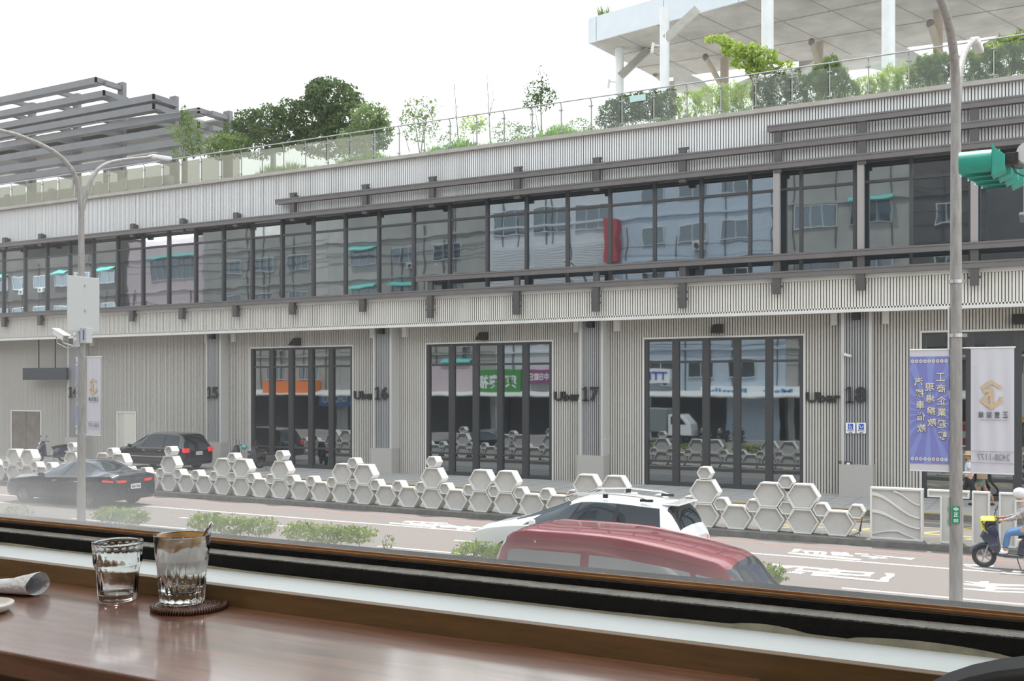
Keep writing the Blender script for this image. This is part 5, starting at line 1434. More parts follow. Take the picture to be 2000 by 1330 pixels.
for i in range(13):
    for j in range(9):
        a=-1+2*j/8; s_=i/12
        x=.62-.30*s_+.05*math.cos(a*2)+.02*math.sin(7*a+5*s_); y=a*(.24-.06*s_); z=1.10-.42*s_**1.3*(1-.25*abs(a))-.10*abs(a)**2+.018*math.sin(9*a+6*s_)
        if s_<.35: x=.40+ (0.30)*math.sin(s_/.35*math.pi/2)+.02*math.sin(7*a); z=1.15-.05*s_-.08*abs(a)
        else: x=.70-.18*(s_-.35)/.65+.02*math.sin(8*a+4*s_)
        vs.append((x,y,z))
for i in range(12):
    for j in range(8): fs.append((i*9+j,i*9+j+1,(i+1)*9+j+1,(i+1)*9+j))
g.add(vs,fs); o=g.build('yellow_cloth',M_yellow,sc1,smooth=True); md_=o.modifiers.new('s','SOLIDIFY'); md_.thickness=.012

# =================================================================== people
def skin_body(name,joints,edges,mt,parent,sub=2):
    me=bpy.data.meshes.new(name); me.from_pydata([Vector(j[0]) for j in joints],edges,[])
    o=bpy.data.objects.new(name,me); COL.objects.link(o)
    o.modifiers.new('skin','SKIN'); sv=me.skin_vertices[0].data
    for i,j in enumerate(joints):
        r=j[1]; sv[i].radius=(r if isinstance(r,tuple) else (r,r)); sv[i].use_root=(i==0)
    s_=o.modifiers.new('sub','SUBSURF'); s_.levels=sub; s_.render_levels=sub
    dg=bpy.context.evaluated_depsgraph_get(); bpy.context.view_layer.update(); dg.update()
    m2=bpy.data.meshes.new_from_object(o.evaluated_get(dg)); bpy.data.objects.remove(o); m2.name=name
    m2.materials.clear(); m2.materials.append(mt); m2.polygons.foreach_set('use_smooth',[True]*len(m2.polygons))
    ob=bpy.data.objects.new(name,m2); COL.objects.link(ob)
    if parent: ob.parent=parent
    return ob
M_skin=mat('skin',(0.50,0.28,0.19),.55); M_skint=mat('tanned_skin',(0.42,0.22,0.15),.55)
def hand(g,wr,d,nrm,s_=1.0,curl=.5,side=1):
    d=Vector(d).normalized(); nrm=Vector(nrm).normalized(); sd=d.cross(nrm).normalized()*side; wr=Vector(wr)
    g.tube([wr,wr+d*.04*s_,wr+d*.085*s_],[.024*s_,.038*s_,.036*s_],10)
    for k,(off,L_) in enumerate(((-.028,.065),(-.010,.075),(.009,.070),(.026,.055))):
        b=wr+d*.085*s_+sd*off*s_; m1=b+(d*math.cos(curl)-nrm*math.sin(curl))*L_*.5*s_; e_=m1+(d*math.cos(curl*2)-nrm*math.sin(curl*2))*L_*.5*s_
        g.tube([b-d*.01*s_,m1,e_],[.0095*s_,.009*s_,.007*s_],8)
    b=wr+d*.03*s_-sd*.032*s_; g.tube([b,b-sd*.025*s_+d*.03*s_,b-sd*.025*s_+d*.055*s_-nrm*.02*s_],[.011*s_,.010*s_,.008*s_],8)
def walker(t,H,fac,skin,top_m,bot_m,shoe_m,shorts=False,hat=None,hair_m=None,phase=1,arm=.2):
    """facing local +x; feet at z=0"""
    k=H/1.7
    hip=.92*k; sh=1.40*k; st=.24*phase
    # body skin: head, neck, arms, legs
    J=[((0,0,hip),.11*k),((0,0,hip+.22*k),.10*k),((0,0,sh-.03*k),.11*k),((0.01,0,sh+.08*k),.05*k),((.015,0,sh+.12*k),.048*k)]
    E=[(0,1),(1,2),(2,3),(3,4)]
    def add(p,r,par): J.append((p,r)); E.append((par,len(J)-1)); return len(J)-1
    for s_ in (1,-1):
        f=st*s_
        a=add((0,s_*.09*k,hip-.05*k),.085*k,0); b=add((f*.55+.02,s_*.09*k,.50*k),.055*k,a); c=add((f*.9-(.10 if f<0 else 0),s_*.09*k,.24*k if f>=0 else .27*k),.05*k,b); d=add((f-(.08 if f<0 else -.02),s_*.09*k,.09*k if f>=0 else .13*k),.035*k,c); e=add((f+.12*k-(.06 if f<0 else 0),s_*.09*k,.035*k),.03*k,d)
        u=add((0,s_*.17*k,sh-.03*k),.05*k,2); v=add((-f*.45,s_*.21*k,sh-.30*k),.038*k,u); w_=add((-f*.6+.10*k+arm*k*.5,s_*.20*k,sh-.50*k+arm*.25*k),.026*k,v)
        g=MB(); hand(g,J[w_][0],Vector(J[w_][0])-Vector(J[v][0]),(0,s_,0),k*.95,.35,s_); g.build('hand',skin,t,smooth=True)
    skin_body('body',J,E,skin,t)
    hc=Vector((.03*k,0,sh+.225*k))
    g=MB(); g.ball(hc,(.095*k,.075*k,.118*k),18,14); g.ball(hc+Vector((.03*k,0,-.07*k)),(.06*k,.055*k,.05*k),12,8)
    g.ball(hc+Vector((.095*k,0,-.012*k)),(.018*k,.013*k,.022*k),8,6)
    for s_ in (1,-1): g.ball(hc+Vector((-.005*k,s_*.077*k,-.01*k)),(.018*k,.010*k,.028*k),8,6)
    g.build('head',skin,t,smooth=True)
    g=MB()
    for s_ in (1,-1): g.ball(hc+Vector((.083*k,s_*.03*k,.012*k)),(.012*k,.014*k,.007*k),8,6)
    g.build('eyes',M_frame,t)
    g=MB(); g.ball(hc+Vector((.086*k,0,-.058*k)),(.010*k,.024*k,.006*k),8,6); g.build('mouth',mat('lips',(0.35,0.12,0.10),.5),t)
    g=MB(); g.ball(hc+Vector((-.018*k,0,.02*k)),(.095*k,.084*k,.112*k),16,12); g.build('hair',hair_m or M_black,t,smooth=True)
    if hat:
        g=MB(); Mx=Matrix.Translation(hc+Vector((0,0,.05*k))); g.lathe([(0,.10*k),(.06*k,.095*k),(.09*k,.06*k),(.098*k,.0),(.17*k,-.03*k),(.172*k,-.035*k),(.10*k,-.01*k)],24,0,Mx); g.build('hat',hat,t,smooth=True)
    # torso garment
    J=[((0,0,hip-.02*k),(.16*k,.11*k)),((0,0,hip+.18*k),(.145*k,.10*k)),((0,0,sh-.08*k),(.17*k,.11*k)),((0,0,sh+.015*k),(.10*k,.08*k))]; E=[(0,1),(1,2),(2,3)]
    for s_ in (1,-1):
        f=st*s_; u=add((0,s_*.17*k,sh-.03*k),.065*k,2); v=add((-f*.30,s_*.20*k,sh-.20*k),.058*k,u)
    skin_body('shirt',J,E,top_m,t)
    J=[((0,0,hip+.06*k),(.14*k,.11*k)),((0,0,hip-.06*k),(.15*k,.115*k))]; E=[(0,1)]
    for s_ in (1,-1):
        f=st*s_; a=add((0.005,s_*.09*k,hip-.12*k),.10*k,1)
        if shorts: b=add((f*.35+.02,s_*.095*k,.62*k),.095*k,a)
        else:
            b=add((f*.55+.02,s_*.09*k,.50*k),.075*k,a); c=add((f*.95-(.12 if f<0 else 0),s_*.09*k,.16*k if f>=0 else .20*k),.06*k,b)
    skin_body('trousers' if not shorts else 'shorts',J,E,bot_m,t)
    for s_ in (1,-1):
        f=st*s_; g=MB(); x=f+.05*k-(.06 if f<0 else 0); g.ball((x,s_*.09*k,.045*k),(.14*k,.048*k,.045*k),14,8); g.build('shoe',shoe_m,t,smooth=True)
M_check=mat('pale_blue_shirt',(0.48,0.55,0.68),.8,noise=(60,.2,(0.70,0.74,0.80))); M_denim=mat('blue_denim',(0.07,0.16,0.34),.8,noise=(30,.6,(0.12,0.24,0.42))); M_darkc=mat('black_cloth',(0.015,0.016,0.02),.8); M_khaki=mat('olive_shorts',(0.20,0.25,0.18),.8); M_straw=mat('straw_hat',(0.55,0.42,0.25),.8,noise=(40,.4,(0.42,0.30,0.17))); M_tan=mat('tan_bag',(0.38,0.27,0.17),.7)
Y1=35.6; p=thing('person','person in a straw hat and pale blue shirt walking past behind the right banners','person',(Xr(1893,Y1),Y1,.2),math.radians(200))
walker(p,1.70,1,M_skin,M_check,M_darkc,M_sgnw,hat=M_straw,phase=-1,arm=.35)
Y2=36.1; p2=thing('person','person in olive shorts and black top walking with a tan bag behind the white banner','person',(Xr(1918,Y2),Y2,.2),math.radians(190))
walker(p2,1.66,1,M_skint,M_darkc,M_khaki,M_darkc,shorts=True,phase=1)
bg_=thing('shoulder_bag','tan shoulder bag carried by the walker in olive shorts','bag',(Xr(1918,Y2)+.02,Y2-.27,.2+.86))
g=MB(); g.box(-.16,.16,-.05,.05,0,.22); g.build('bag_body',M_tan,bg_,bevel=.03)
g=MB(); g.tube([(-.14,0,.20),(-.06,.1,.45),(.0,.2,.60),(.06,.1,.45),(.14,0,.20)],.010,6); g.build('strap',M_darkc,bg_)
# rider
R_=thing('person','scooter rider in a patterned jacket and blue jeans gripping the handlebar','person',(SX+.64,25.0,0),math.pi)
M_camo=mat('patterned_grey_jacket',(0.44,0.42,0.40),.8,noise=(22,.12,(0.20,0.19,0.20)))
J=[((-.28,0,.90),.13),((-.24,0,1.10),.12),((-.17,0,1.32),.12),((-.13,0,1.44),.055),((-.11,0,1.50),.05)]; E=[(0,1),(1,2),(2,3),(3,4)]
def add2(p,r,par): J.append((p,r)); E.append((par,len(J)-1)); return len(J)-1
for s_ in (1,-1):
    a=add2((-.20,s_*.11,.88),.09,0); b=add2((.16,s_*.15,.80),.06,a); c=add2((.20,s_*.14,.55),.05,b); d=add2((.22,s_*.13,.40),.035,c); e_=add2((.34,s_*.13,.37),.03,d)
    u=add2((-.15,s_*.19,1.34),.05,2); v=add2((.02,s_*.28,1.14),.038,u); w_=add2((.24,s_*.30,1.10),.027,v)
    g=MB(); hand(g,(.24,s_*.30,1.10),(1,0,-.15),(0,0,1),.95,1.1,s_); g.build('hand',M_skin,R_,smooth=True)
skin_body('body',J,E,M_skin,R_)
hc=Vector((-.06,0,1.64)); g=MB(); g.ball(hc,(.095,.075,.118),18,14); g.ball(hc+Vector((.095,0,-.012)),(.018,.013,.022),8,6); g.build('head',M_skin,R_,smooth=True)
g=MB(); g.ball(hc+Vector((-.01,0,.04)),(.14,.125,.125),20,14); g.build('helmet',mat('white_helmet',(0.7,0.7,0.7),.2,coat=.6),R_,smooth=True)
g=MB()
for s_ in (1,-1): g.ball(hc+Vector((.088,s_*.03,-.02)),(.012,.014,.007),8,6)
g.build('eyes',M_frame,R_)
J=[((-.28,0,.88),(.16,.13)),((-.25,0,1.08),(.15,.12)),((-.17,0,1.32),(.17,.13)),((-.14,0,1.42),.08)]; E=[(0,1),(1,2),(2,3)]
for s_ in (1,-1): u=add2((-.15,s_*.19,1.34),.07,2); v=add2((.02,s_*.28,1.15),.058,u); w_=add2((.20,s_*.30,1.105),.042,v)
add2((-.05,0,.82),(.16,.06),0)
skin_body('jacket',J,E,M_camo,R_)
J=[((-.28,0,.93),(.14,.12)),((-.24,0,.86),(.15,.11))]; E=[(0,1)]
for s_ in (1,-1): a=add2((-.16,s_*.12,.86),.10,1); b=add2((.16,s_*.15,.81),.078,a); c=add2((.21,s_*.14,.46),.062,b)
skin_body('jeans',J,E,M_denim,R_)
for s_ in (1,-1):
    g=MB(); g.ball((.29,s_*.13,.385),(.14,.05,.05),14,8); g.build('shoe',M_sgnw,R_,smooth=True)

# parked scooters by the terminal
scooter('dark blue scooter parked facing the street behind the sedan, near the brown doors',Xr(100,34.6),34.6,.2,math.radians(-100),M_scb)
sA=scooter('black scooter parked against the left window with a teal helmet on it',Xr(482,36.3),36.3,.2,math.radians(-150),M_scp)
scooter('black and red scooter parked right of the teal-helmeted one',Xr(517,35.6),35.6,.2,math.radians(-140),M_scp)
m_sr=mat('scooter_red',(0.30,0.015,0.02),.3,coat=.6)
for c_ in bpy.data.objects:
    if c_.parent and c_.parent.get('label','').startswith('black and red') and c_.name.split('.')[0] in ('front_fender',): c_.data.materials[0]=m_sr
g=MB(); g.ball((0,0,0),(.14,.13,.12),20,12)
hl=g.build('teal_helmet',mat('teal_helmet',(0.05,0.42,0.36),.25,coat=.8),None,smooth=True); hl.name='helmet'; hl.location=(Xr(477,36.2),36.2,.2+.99)
tag(hl,'teal helmet resting on the seat of a parked black scooter','helmet')
print('e ok')
# =================================================================== roof garden
M_ldark=leaf_mat('dark_leaves',(0.055,0.09,0.04),(0.15,0.21,0.09),.35); M_lmid=leaf_mat('mid_leaves',(0.08,0.14,0.045),(0.22,0.30,0.10),.4)
M_lyel=leaf_mat('yellow_green_leaves',(0.22,0.34,0.05),(0.50,0.60,0.12),.5); M_lbright=leaf_mat('bright_leaves',(0.25,0.36,0.07),(0.45,0.55,0.14),.5); M_lgrey=leaf_mat('hazy_leaves',(0.14,0.20,0.10),(0.28,0.36,0.16),.45)
RD=13.75
def blob(px,py,rx,rz,Y,n,ry=None):
    c=at(px,py,Y); u=px-1000; dy=FOC*CT+u*ST; hx=rx*FOC*Y/dy**2; hz=rz*Y/dy
    return (c.x,c.y,c.z,hx,ry if ry else min(hx*.7,1.2),hz,n)
def bush(nm,lab,cat,bl,Y,size,mt,seed,stems=(),aspect=.5,droop=0,ry=None,group=None,sm=None):
    B=[blob(*b[:4],Y,int(b[4]*(1.5 if nm in ('dense_hedge','bamboo_clump','reed_clump') else 1)),ry) for b in bl]; cx=sum(b[0] for b in B)/len(B)
    t=thing(nm,lab,cat,(cx,Y,RD),0,group)
    B=[(b[0]-cx,b[1]-Y,b[2]-RD)+b[3:] for b in B]
    leaves('foliage',B,size,mt,t,seed,aspect,droop)
    if stems:
        g=MB()
        for s_ in stems:
            pts=[at(px,py,Y)-Vector((cx,Y,RD)) for px,py in s_[0]]
            n=len(pts); g.tube(pts,[max(.008,s_[1]*(1-.75*i/(n-1))) for i in range(n)],5)
        g.build('branches',sm or M_stem,t)
    return t
bush('broadleaf_tree','tall dark green tree, the highest crown on the roof left of centre','tree',[(622,175,20,22,900),(645,195,48,38,3000),(612,235,45,40,2400),(680,235,55,42,2800),(645,272,75,34,3000)],40.5,.10,M_ldark,1,[([(640,310),(640,250),(625,190)],.12),([(640,290),(670,240)],.06)])
bush('broadleaf_tree','dark bushy tree between the steel pergola and the tallest tree','tree',[(565,225,30,30,1200),(525,232,34,26,1300),(488,240,30,26,1100),(550,262,50,30,1800),(470,262,34,26,1200),(505,280,60,26,2000)],40.0,.09,M_ldark,2,[([(520,310),(520,250)],.08)])
bush('round_shrub','olive green low shrub in front of the pergola end, above the railing','shrub',[(455,282,36,20,1100),(430,275,20,16,400),(440,295,34,16,800)],38.6,.075,M_lmid,3)
bush('round_shrub','rounded grey green shrub at the right foot of the tallest tree','shrub',[(722,235,34,34,1500),(742,262,24,34,1100),(705,275,44,32,1500)],39.2,.085,M_lgrey,4)
bush('conifer_tree','small irregular dark green tree in front of the steel pergola','tree',[(360,217,7,11,130),(366,232,11,12,250),(374,246,20,9,260),(352,252,24,8,260),(366,266,26,12,480),(380,282,22,14,420),(366,296,28,12,420)],38.4,.07,M_lmid,5,[([(378,310),(372,270),(361,208)],.05)],.4)
bush('thin_shrub','sparse airy shrub right of the tree mass behind the railing','shrub',[(820,212,34,20,330),(806,235,24,24,280),(838,240,22,20,200),(822,262,34,18,260)],38.5,.07,M_lgrey,6,[([(820,300),(812,250),(800,200)],.03),([(822,300),(828,250),(842,205)],.03),([(800,298),(790,260),(775,232)],.02)])
bush('bare_sapling','thin bare sapling, left of its taller bare neighbour','sapling',[(893,240,8,30,16)],38.3,.05,M_lgrey,7,[([(896,290),(892,230),(886,150)],.03),([(893,240),(884,200),(888,165)],.012),([(895,255),(908,220),(905,185)],.012)])
bush('bare_sapling','taller bare sapling with almost no leaves over the railing','sapling',[(958,210,12,40,22)],38.3,.05,M_lgrey,8,[([(958,285),(955,220),(951,140)],.03),([(955,230),(965,190),(956,148)],.015),([(957,250),(940,215),(938,190)],.012),([(957,225),(962,180),(950,160)],.01)])
bush('thin_tree','spindly small tree with sparse dark leaves and a long bare leader','tree',[(1048,175,24,20,200),(1066,188,22,18,240),(1040,198,16,16,120),(1056,205,30,10,120),(1058,150,12,18,40)],38.4,.07,M_ldark,9,[([(1058,270),(1056,205),(1060,165),(1052,128)],.035),([(1054,262),(1045,215),(1012,158)],.018),([(1057,225),(1070,200),(1080,178)],.016),([(1040,262),(1036,225),(1044,185)],.016)],.45)
bush('low_shrub','small yellowish shrub just left of the tall bare sapling','shrub',[(925,238,24,14,330),(915,252,14,12,120),(935,250,14,12,120)],38.0,.06,M_lyel,10,[([(926,290),(924,245)],.02)])
for k,(px,py,rx,rz,n,mm,wh) in enumerate([(990,258,30,22,520,M_lgrey,'hazy green shrub under the spindly tree, left side'),(1030,265,32,20,480,M_lmid,'leafy green shrub at the foot of the spindly tree'),(1085,262,24,16,260,M_lgrey,'small hazy shrub right of the spindly tree'),(1130,248,26,16,300,M_lgrey,'pale low shrub left of the dark hedge on the roof'),(880,272,26,16,300,M_lmid,'low green shrub at the foot of the first bare sapling')]):
    bush('low_shrub',wh,'shrub',[(px,py,rx,rz,n)],37.9,.055,mm,30+k)
bush('dense_hedge','dense dark green hedge on the roof below the first canopy column','shrub',[(1195,225,28,30,1400),(1225,212,34,30,1700),(1262,208,34,30,1700),(1298,208,30,32,1500)],37.9,.065,M_ldark,11,aspect=.35,ry=.45)
bush('reed_clump','yellow green clump of reeds between the dark hedge and the bright tree','shrub',[(1345,205,28,28,1100),(1385,195,34,30,1300),(1425,190,30,30,1200),(1455,190,26,30,900)],37.9,.08,M_lyel,12,aspect=.16,droop=-1.2,ry=.4)
bush('dense_hedge','dark green hedge right behind the trunk of the bright tree','shrub',[(1490,185,24,32,1000),(1520,178,30,36,1300),(1555,175,26,34,1000)],37.9,.07,M_ldark,13,aspect=.3,ry=.4)
bush('bamboo_clump','drooping long-leaved clump rising over the handrail right of the bright tree','shrub',[(1612,150,34,32,1500),(1590,175,30,34,1100),(1632,165,32,40,1500),(1655,180,24,26,700),(1625,125,16,16,300)],37.8,.10,M_lmid,14,aspect=.14,droop=1.4,ry=.4)
bush('reed_clump','yellow green reeds around the white column near the right post','shrub',[(1690,172,22,24,700),(1715,168,20,26,700),(1740,158,24,30,900),(1768,155,22,30,900)],37.8,.085,M_lyel,15,aspect=.14,droop=-1.2,ry=.4)
bush('dense_hedge','green bushy hedge left of the right lamp post on the roof','shrub',[(1800,150,26,36,1200),(1835,135,28,34,1400),(1815,128,24,22,700)],37.8,.08,M_lmid,16,aspect=.25,ry=.4)
bush('dense_hedge','tall green hedge filling the roof edge right of the lamp post','shrub',[(1890,135,28,36,1300),(1925,125,32,38,1700),(1965,112,34,42,1900),(2005,105,34,44,1800)],37.8,.08,M_lmid,17,aspect=.22,ry=.45)
bush('reed_clump','light yellow reeds over the tall hedge at the top right','shrub',[(1905,108,26,14,260),(1945,95,28,14,300),(1985,82,26,16,320)],37.7,.09,M_lyel,18,aspect=.13,droop=-1.0,ry=.35)
bush('bright_tree','small light green tree leaning left over the roof handrail under the canopy','tree',[(1398,76,22,6,160),(1418,84,14,7,110),(1432,98,24,13,360),(1462,102,26,14,420),(1490,112,30,16,480),(1452,122,26,12,300),(1500,130,24,14,300),(1470,138,16,10,140),(1535,128,16,8,90)],37.6,.085,M_lbright,19,[([(1473,215),(1470,160),(1450,115),(1425,92),(1390,76)],.045),([(1471,165),(1490,130),(1512,105)],.03),([(1472,175),(1500,150),(1530,128)],.02)],.5)
# grass strip
def gz(x): return 0.75+0.35*np.sin(x*1.3)+0.2*np.sin(x*4.1)
g1=blades('lawn_grass',at(470,300,37.4).x,at(1175,250,37.4).x,37.0,39.2,RD+.1,.62,17000,M_grass,None,3,.022,.5,gz); tag(g1,'bright green unmown grass strip behind the roof railing','grass',kind='stuff')
g2=blades('roof_weeds',at(1175,250,37.4).x,3.5,36.95,37.5,RD+.1,.5,1800,M_lgrey,None,4,.022,.35,None); tag(g2,'tangle of tall pale weeds in front of the roof hedges','grass',kind='stuff')
g3=blades('dull_weeds',-62,at(470,300,37.4).x,37.3,38.2,RD+.1,.4,3500,M_lgrey,None,5,.02,.4,None); tag(g3,'thin dull weeds behind the railing at the left','grass',kind='stuff')
g=MB(); g.box(-80,16,36.92,39.6,RD,RD+.12); g.build('planting_soil',mat('roof_soil',(0.14,0.12,0.08),.95),kind='structure')
bush('tuft','small dry tuft growing on top of the concrete canopy corner','plant',[(1181,22,10,9,60)],37,.01,M_lgrey,41) if False else None
# low roof walls behind the left part of the railing
M_rw=mat('beige_roof_wall',(0.50,0.49,0.43),.8,noise=(.5,.6,(0.36,0.36,0.31)))
g=MB(); g.box(-78,at(330,350,42).x,42,42.4,RD,16.1)
for k in range(14): g.box(-76+k*2.1,-76+k*2.1+.35,41.8,42.0,RD,16.2)
g.build('roof_wall',M_rw,kind='structure')
p=at(1246,192,36.7); g=MB(); g.box(p.x-.32,p.x+.32,36.66,36.69,p.z-.12,p.z+.12); 
tag(g.build('notice_plate',mat('pale_teal_plate',(0.45,0.62,0.60),.5)),'small pale teal plate fixed to the roof railing in front of the dark hedge','sign')

# =================================================================== steel pergola at the left
M_pg=mat('weathered_grey_steel',(0.19,0.195,0.21),.6,noise=(1.2,.6,(0.135,0.135,0.14))); M_pgu=mat('pale_soffit_panel',(0.40,0.385,0.38),.6,noise=(.8,.5,(0.34,0.32,0.32)))
t=thing('steel_pergola','stepped grey steel pergola of stacked horizontal blades on the roof at the left','pergola',(0,0,0))
YP=46.95; Yf=45.0
def rz(py): return at(0,py,Yf).z      # height of a blade measured where it leaves the left edge
lv=[(189,187),(216,203),(240,300),(257,300),(278,388),(303,388),(325.5,388),(345,388)]
for i,(py,pe) in enumerate(lv):
    z=rz(py); xe=at(pe,200,Yf).x
    g=MB(); g.box(-78,xe,Yf,Yf+.12,z-.42,z); g.box(-78,xe,Yf+.12,Yf+.62,z-.40,z-.32)
    g.box(xe-.12,xe,Yf,YP,z-.36,z)
    g.build('blade',M_pg,t)
    if i in (3,4,5):
        g=MB(); g.box(-78,xe+ (0 if i!=5 else 0),YP+.25,YP+ (5.0 if i!=5 else 3.0),z-.22,z-.10); g.build('roof_panel',M_pgu,t)
for px,top in ((-190,rz(189)),(-105,rz(189)),(-25,rz(189)),(60,rz(189)),(148,rz(189)),(236,at(236,161,YP).z),(338,at(338,188,YP).z),(443,at(443,217,YP).z)):
    x=at(px,300,YP).x; g=MB(); g.box(x-.26,x+.26,YP-.05,YP+.25,RD,top); g.build('post',M_pg,t)
    for py,pe in lv:
        z=rz(py)
        if z<top+.2 and px<pe+60:
            g=MB(); g.box(x-.20,x+.16,Yf+.62,YP-.05,z-.38,z-.12); g.build('arm',M_pg,t) if px in (60,148,236,338,443) else None
for xx in (-70,-62,-54,-46):
    g=MB(); g.bar((xx,YP+5,RD),(xx,YP+5,rz(257)),.25,.25); g.build('rear_post',M_pg,t)
g=MB(); g.tube([at(0,275,44.8),at(200,238,44.8),at(390,215,44.8)],.05,6); g.build('conduit',M_pg,t)

# =================================================================== concrete canopy at the right
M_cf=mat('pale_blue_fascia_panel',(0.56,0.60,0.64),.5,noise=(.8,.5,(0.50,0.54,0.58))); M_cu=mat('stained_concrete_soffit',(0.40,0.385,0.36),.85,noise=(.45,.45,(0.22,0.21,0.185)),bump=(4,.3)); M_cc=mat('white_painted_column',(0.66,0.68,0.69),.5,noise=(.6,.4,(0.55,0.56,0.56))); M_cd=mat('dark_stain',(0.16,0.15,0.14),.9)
M_strut=mat('sandy_strut',(0.42,0.36,0.29),.8,noise=(1,.5,(0.30,0.27,0.23)))
t=thing('concrete_canopy','great flat concrete canopy on round white columns above the roof garden at the top right','canopy',(0,0,0))
def cw_(r,f,z): return Vector((-f*ST+r*CT, f*CT+r*ST, z))
zb=CAMZ+20.16; ztp=CAMZ+21.57
A_=(4.56,60.0); D_=(.7546,-.6562)
B_=(A_[0]+D_[0]*34,A_[1]+D_[1]*34)
C_=(9.7,67.0); E_=(9.7+18.9*2.2,67-8.5*2.2)
P=[cw_(*A_,zb),cw_(*B_,zb),cw_(*E_,zb),cw_(*C_,zb)]; Pt=[Vector((p.x,p.y,ztp)) for p in P]
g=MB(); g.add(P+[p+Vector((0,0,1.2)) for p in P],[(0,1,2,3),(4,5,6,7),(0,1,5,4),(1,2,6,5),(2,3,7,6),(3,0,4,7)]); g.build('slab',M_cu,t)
# fascia panels along the front and the left return
def face_panels(a,b,n,th,first=None):
    a=Vector(a);b=Vector(b); L_=(b-a).length; d=(b-a)/L_; nrm=Vector((d.y,-d.x,0))
    s0=0; k=0
    while s0<L_-.05:
        ln=(first if (k==0 and first) else n); s1=min(L_,s0+ln)
        g=MB(); p=a+d*(s0+.02); q=a+d*(s1-.02); z0,z1=zb-.02,ztp
        vs=[(p.x+nrm.x*th,p.y+nrm.y*th,z0),(q.x+nrm.x*th,q.y+nrm.y*th,z0),(q.x,q.y,z0),(p.x,p.y,z0)]
        vs=vs+[(x,y,z1) for x,y,_ in vs]; g.add(vs,[(0,3,2,1),(4,5,6,7),(0,1,5,4),(1,2,6,5),(2,3,7,6),(3,0,4,7)]); g.build('fascia_panel',M_cf,t)
        s0=s1;k+=1
face_panels(P[0],P[1],4.6,.12,.55); face_panels(P[3],P[0],4.6,.12)
# columns standing on the roof deck
cols=[(1210,8.2,61.0),(1298,9.3,54.5),(1499,11.8,46.5),(1735,12.7,42.5)]
for px,rp,d in cols:
    c=atd(px,400,d); r=rp*d/FOC
    g=MB(); g.tube([(c.x,c.y,RD-6),(c.x,c.y,zb)],r,20); co=g.build('column',M_cc,t,smooth=True,angle=50)
    g=MB(); dirn=Vector((CT,ST,0)).normalized()
    if px<1600: g.bar(Vector((c.x,c.y,zb-1.7)),Vector((c.x,c.y,zb-.1))+dirn*1.7,.5,.42); g.build('raking_bracket',M_cu,co)
    g=MB(); e=c.copy(); e.z=zb-2.0; lat=Vector((CT,ST,0)); g.tube([e-lat*r,e-lat*(r+.35)+Vector((0,0,.05))],.04,6); g.bar(e-lat*(r+.35)+Vector((0,0,.15)),e-lat*(r+.42)+Vector((0,0,-.35)),.18,.14); g.build('floodlight',M_conc,co) if px<1600 else None
for px,pyt,w0,d in ((1415,118,8.5,63),(1312,130,8,68),(1832,80,9,55),(1601,100,7,60)):
    c=atd(px,pyt,d); g=MB(); r=w0*d/FOC; g.tube([(c.x,c.y,RD-6),(c.x,c.y,zb+.1)],r,12); g.build('rear_pier',M_strut if px!=1312 else M_cu,t,smooth=True,angle=50)
for (xa,ya,xb,yb,d,rr) in ((1378,112,1408,165,60,5.5),(1585,82,1606,150,56,5.5),(1817,46,1838,110,52,7.0),(1280,128,1296,160,66,5)):
    a=atd(xa,ya,d);b=atd(xb,yb,d+.5); r=rr*d/FOC; 
    a.z=min(a.z,zb+.05)
    g=MB(); g.tube([a,b],r,10); st_=g.build('raking_strut',M_strut,t,smooth=True,angle=50)
    g=MB(); g.ball(a+Vector((0,0,.0)),(r*1.15,r*1.15,.22),10,6); g.build('stained_socket',M_cd,st_)
# arched shells beyond
def shell(pts,d,th,dep,nm='arched_shell'):
    g=MB(); vs=[]
    for px,py in pts:
        a=atd(px,py,d); b=atd(px,py,d+dep); b.z=a.z
        vs+=[a,b,b+Vector((0,0,th)),a+Vector((0,0,th))]
    fs=[]
    for i in range(len(pts)-1):
        for k in range(4): fs.append((i*4+k,i*4+(k+1)%4,(i+1)*4+(k+1)%4,(i+1)*4+k))
    g.add(vs,fs); g.build(nm,M_cu,t)
shell([(1315,160),(1330,158),(1350,163),(1375,175),(1392,195)],72,.6,3)
shell([(1425,190),(1445,172),(1470,162),(1500,158),(1540,150),(1590,140),(1640,112),(1700,108),(1760,118),(1800,135)],70,.45,3)
shell([(1560,138),(1600,112),(1650,102),(1720,104),(1770,118),(1830,150)],64,.8,3)
shell([(1920,105),(1960,85),(2000,60),(2060,30)],60,.6,3)
# panel joints and hatches on the soffit
g=MB()
for k in range(12):
    s_=2+k*2.6; a=cw_(A_[0]+D_[0]*s_,A_[1]+D_[1]*s_,zb-.015); b=cw_(C_[0]+18.9*s_/17,C_[1]-8.5*s_/17,zb-.015); g.bar(a,b,.03,.02)
for f_ in (.33,.66):
    g.bar(cw_(A_[0]+(C_[0]-A_[0])*f_,A_[1]+(C_[1]-A_[1])*f_,zb-.015),cw_(B_[0]+(E_[0]-B_[0])*f_,B_[1]+(E_[1]-B_[1])*f_,zb-.015),.05,.02)
g.build('soffit_joints',mat('joint_grey',(0.29,0.28,0.265),.9),t)
pt_=atd(1181,34,60.5); 
tt=thing('tuft_plant','small dry tuft growing on top of the concrete canopy corner','plant',(pt_.x,pt_.y,ztp-.02))
blades('tuft_blades',-.35,.35,-.15,.15,0,1.0,90,M_lgrey,tt,9,.02,.45)
print('f ok')
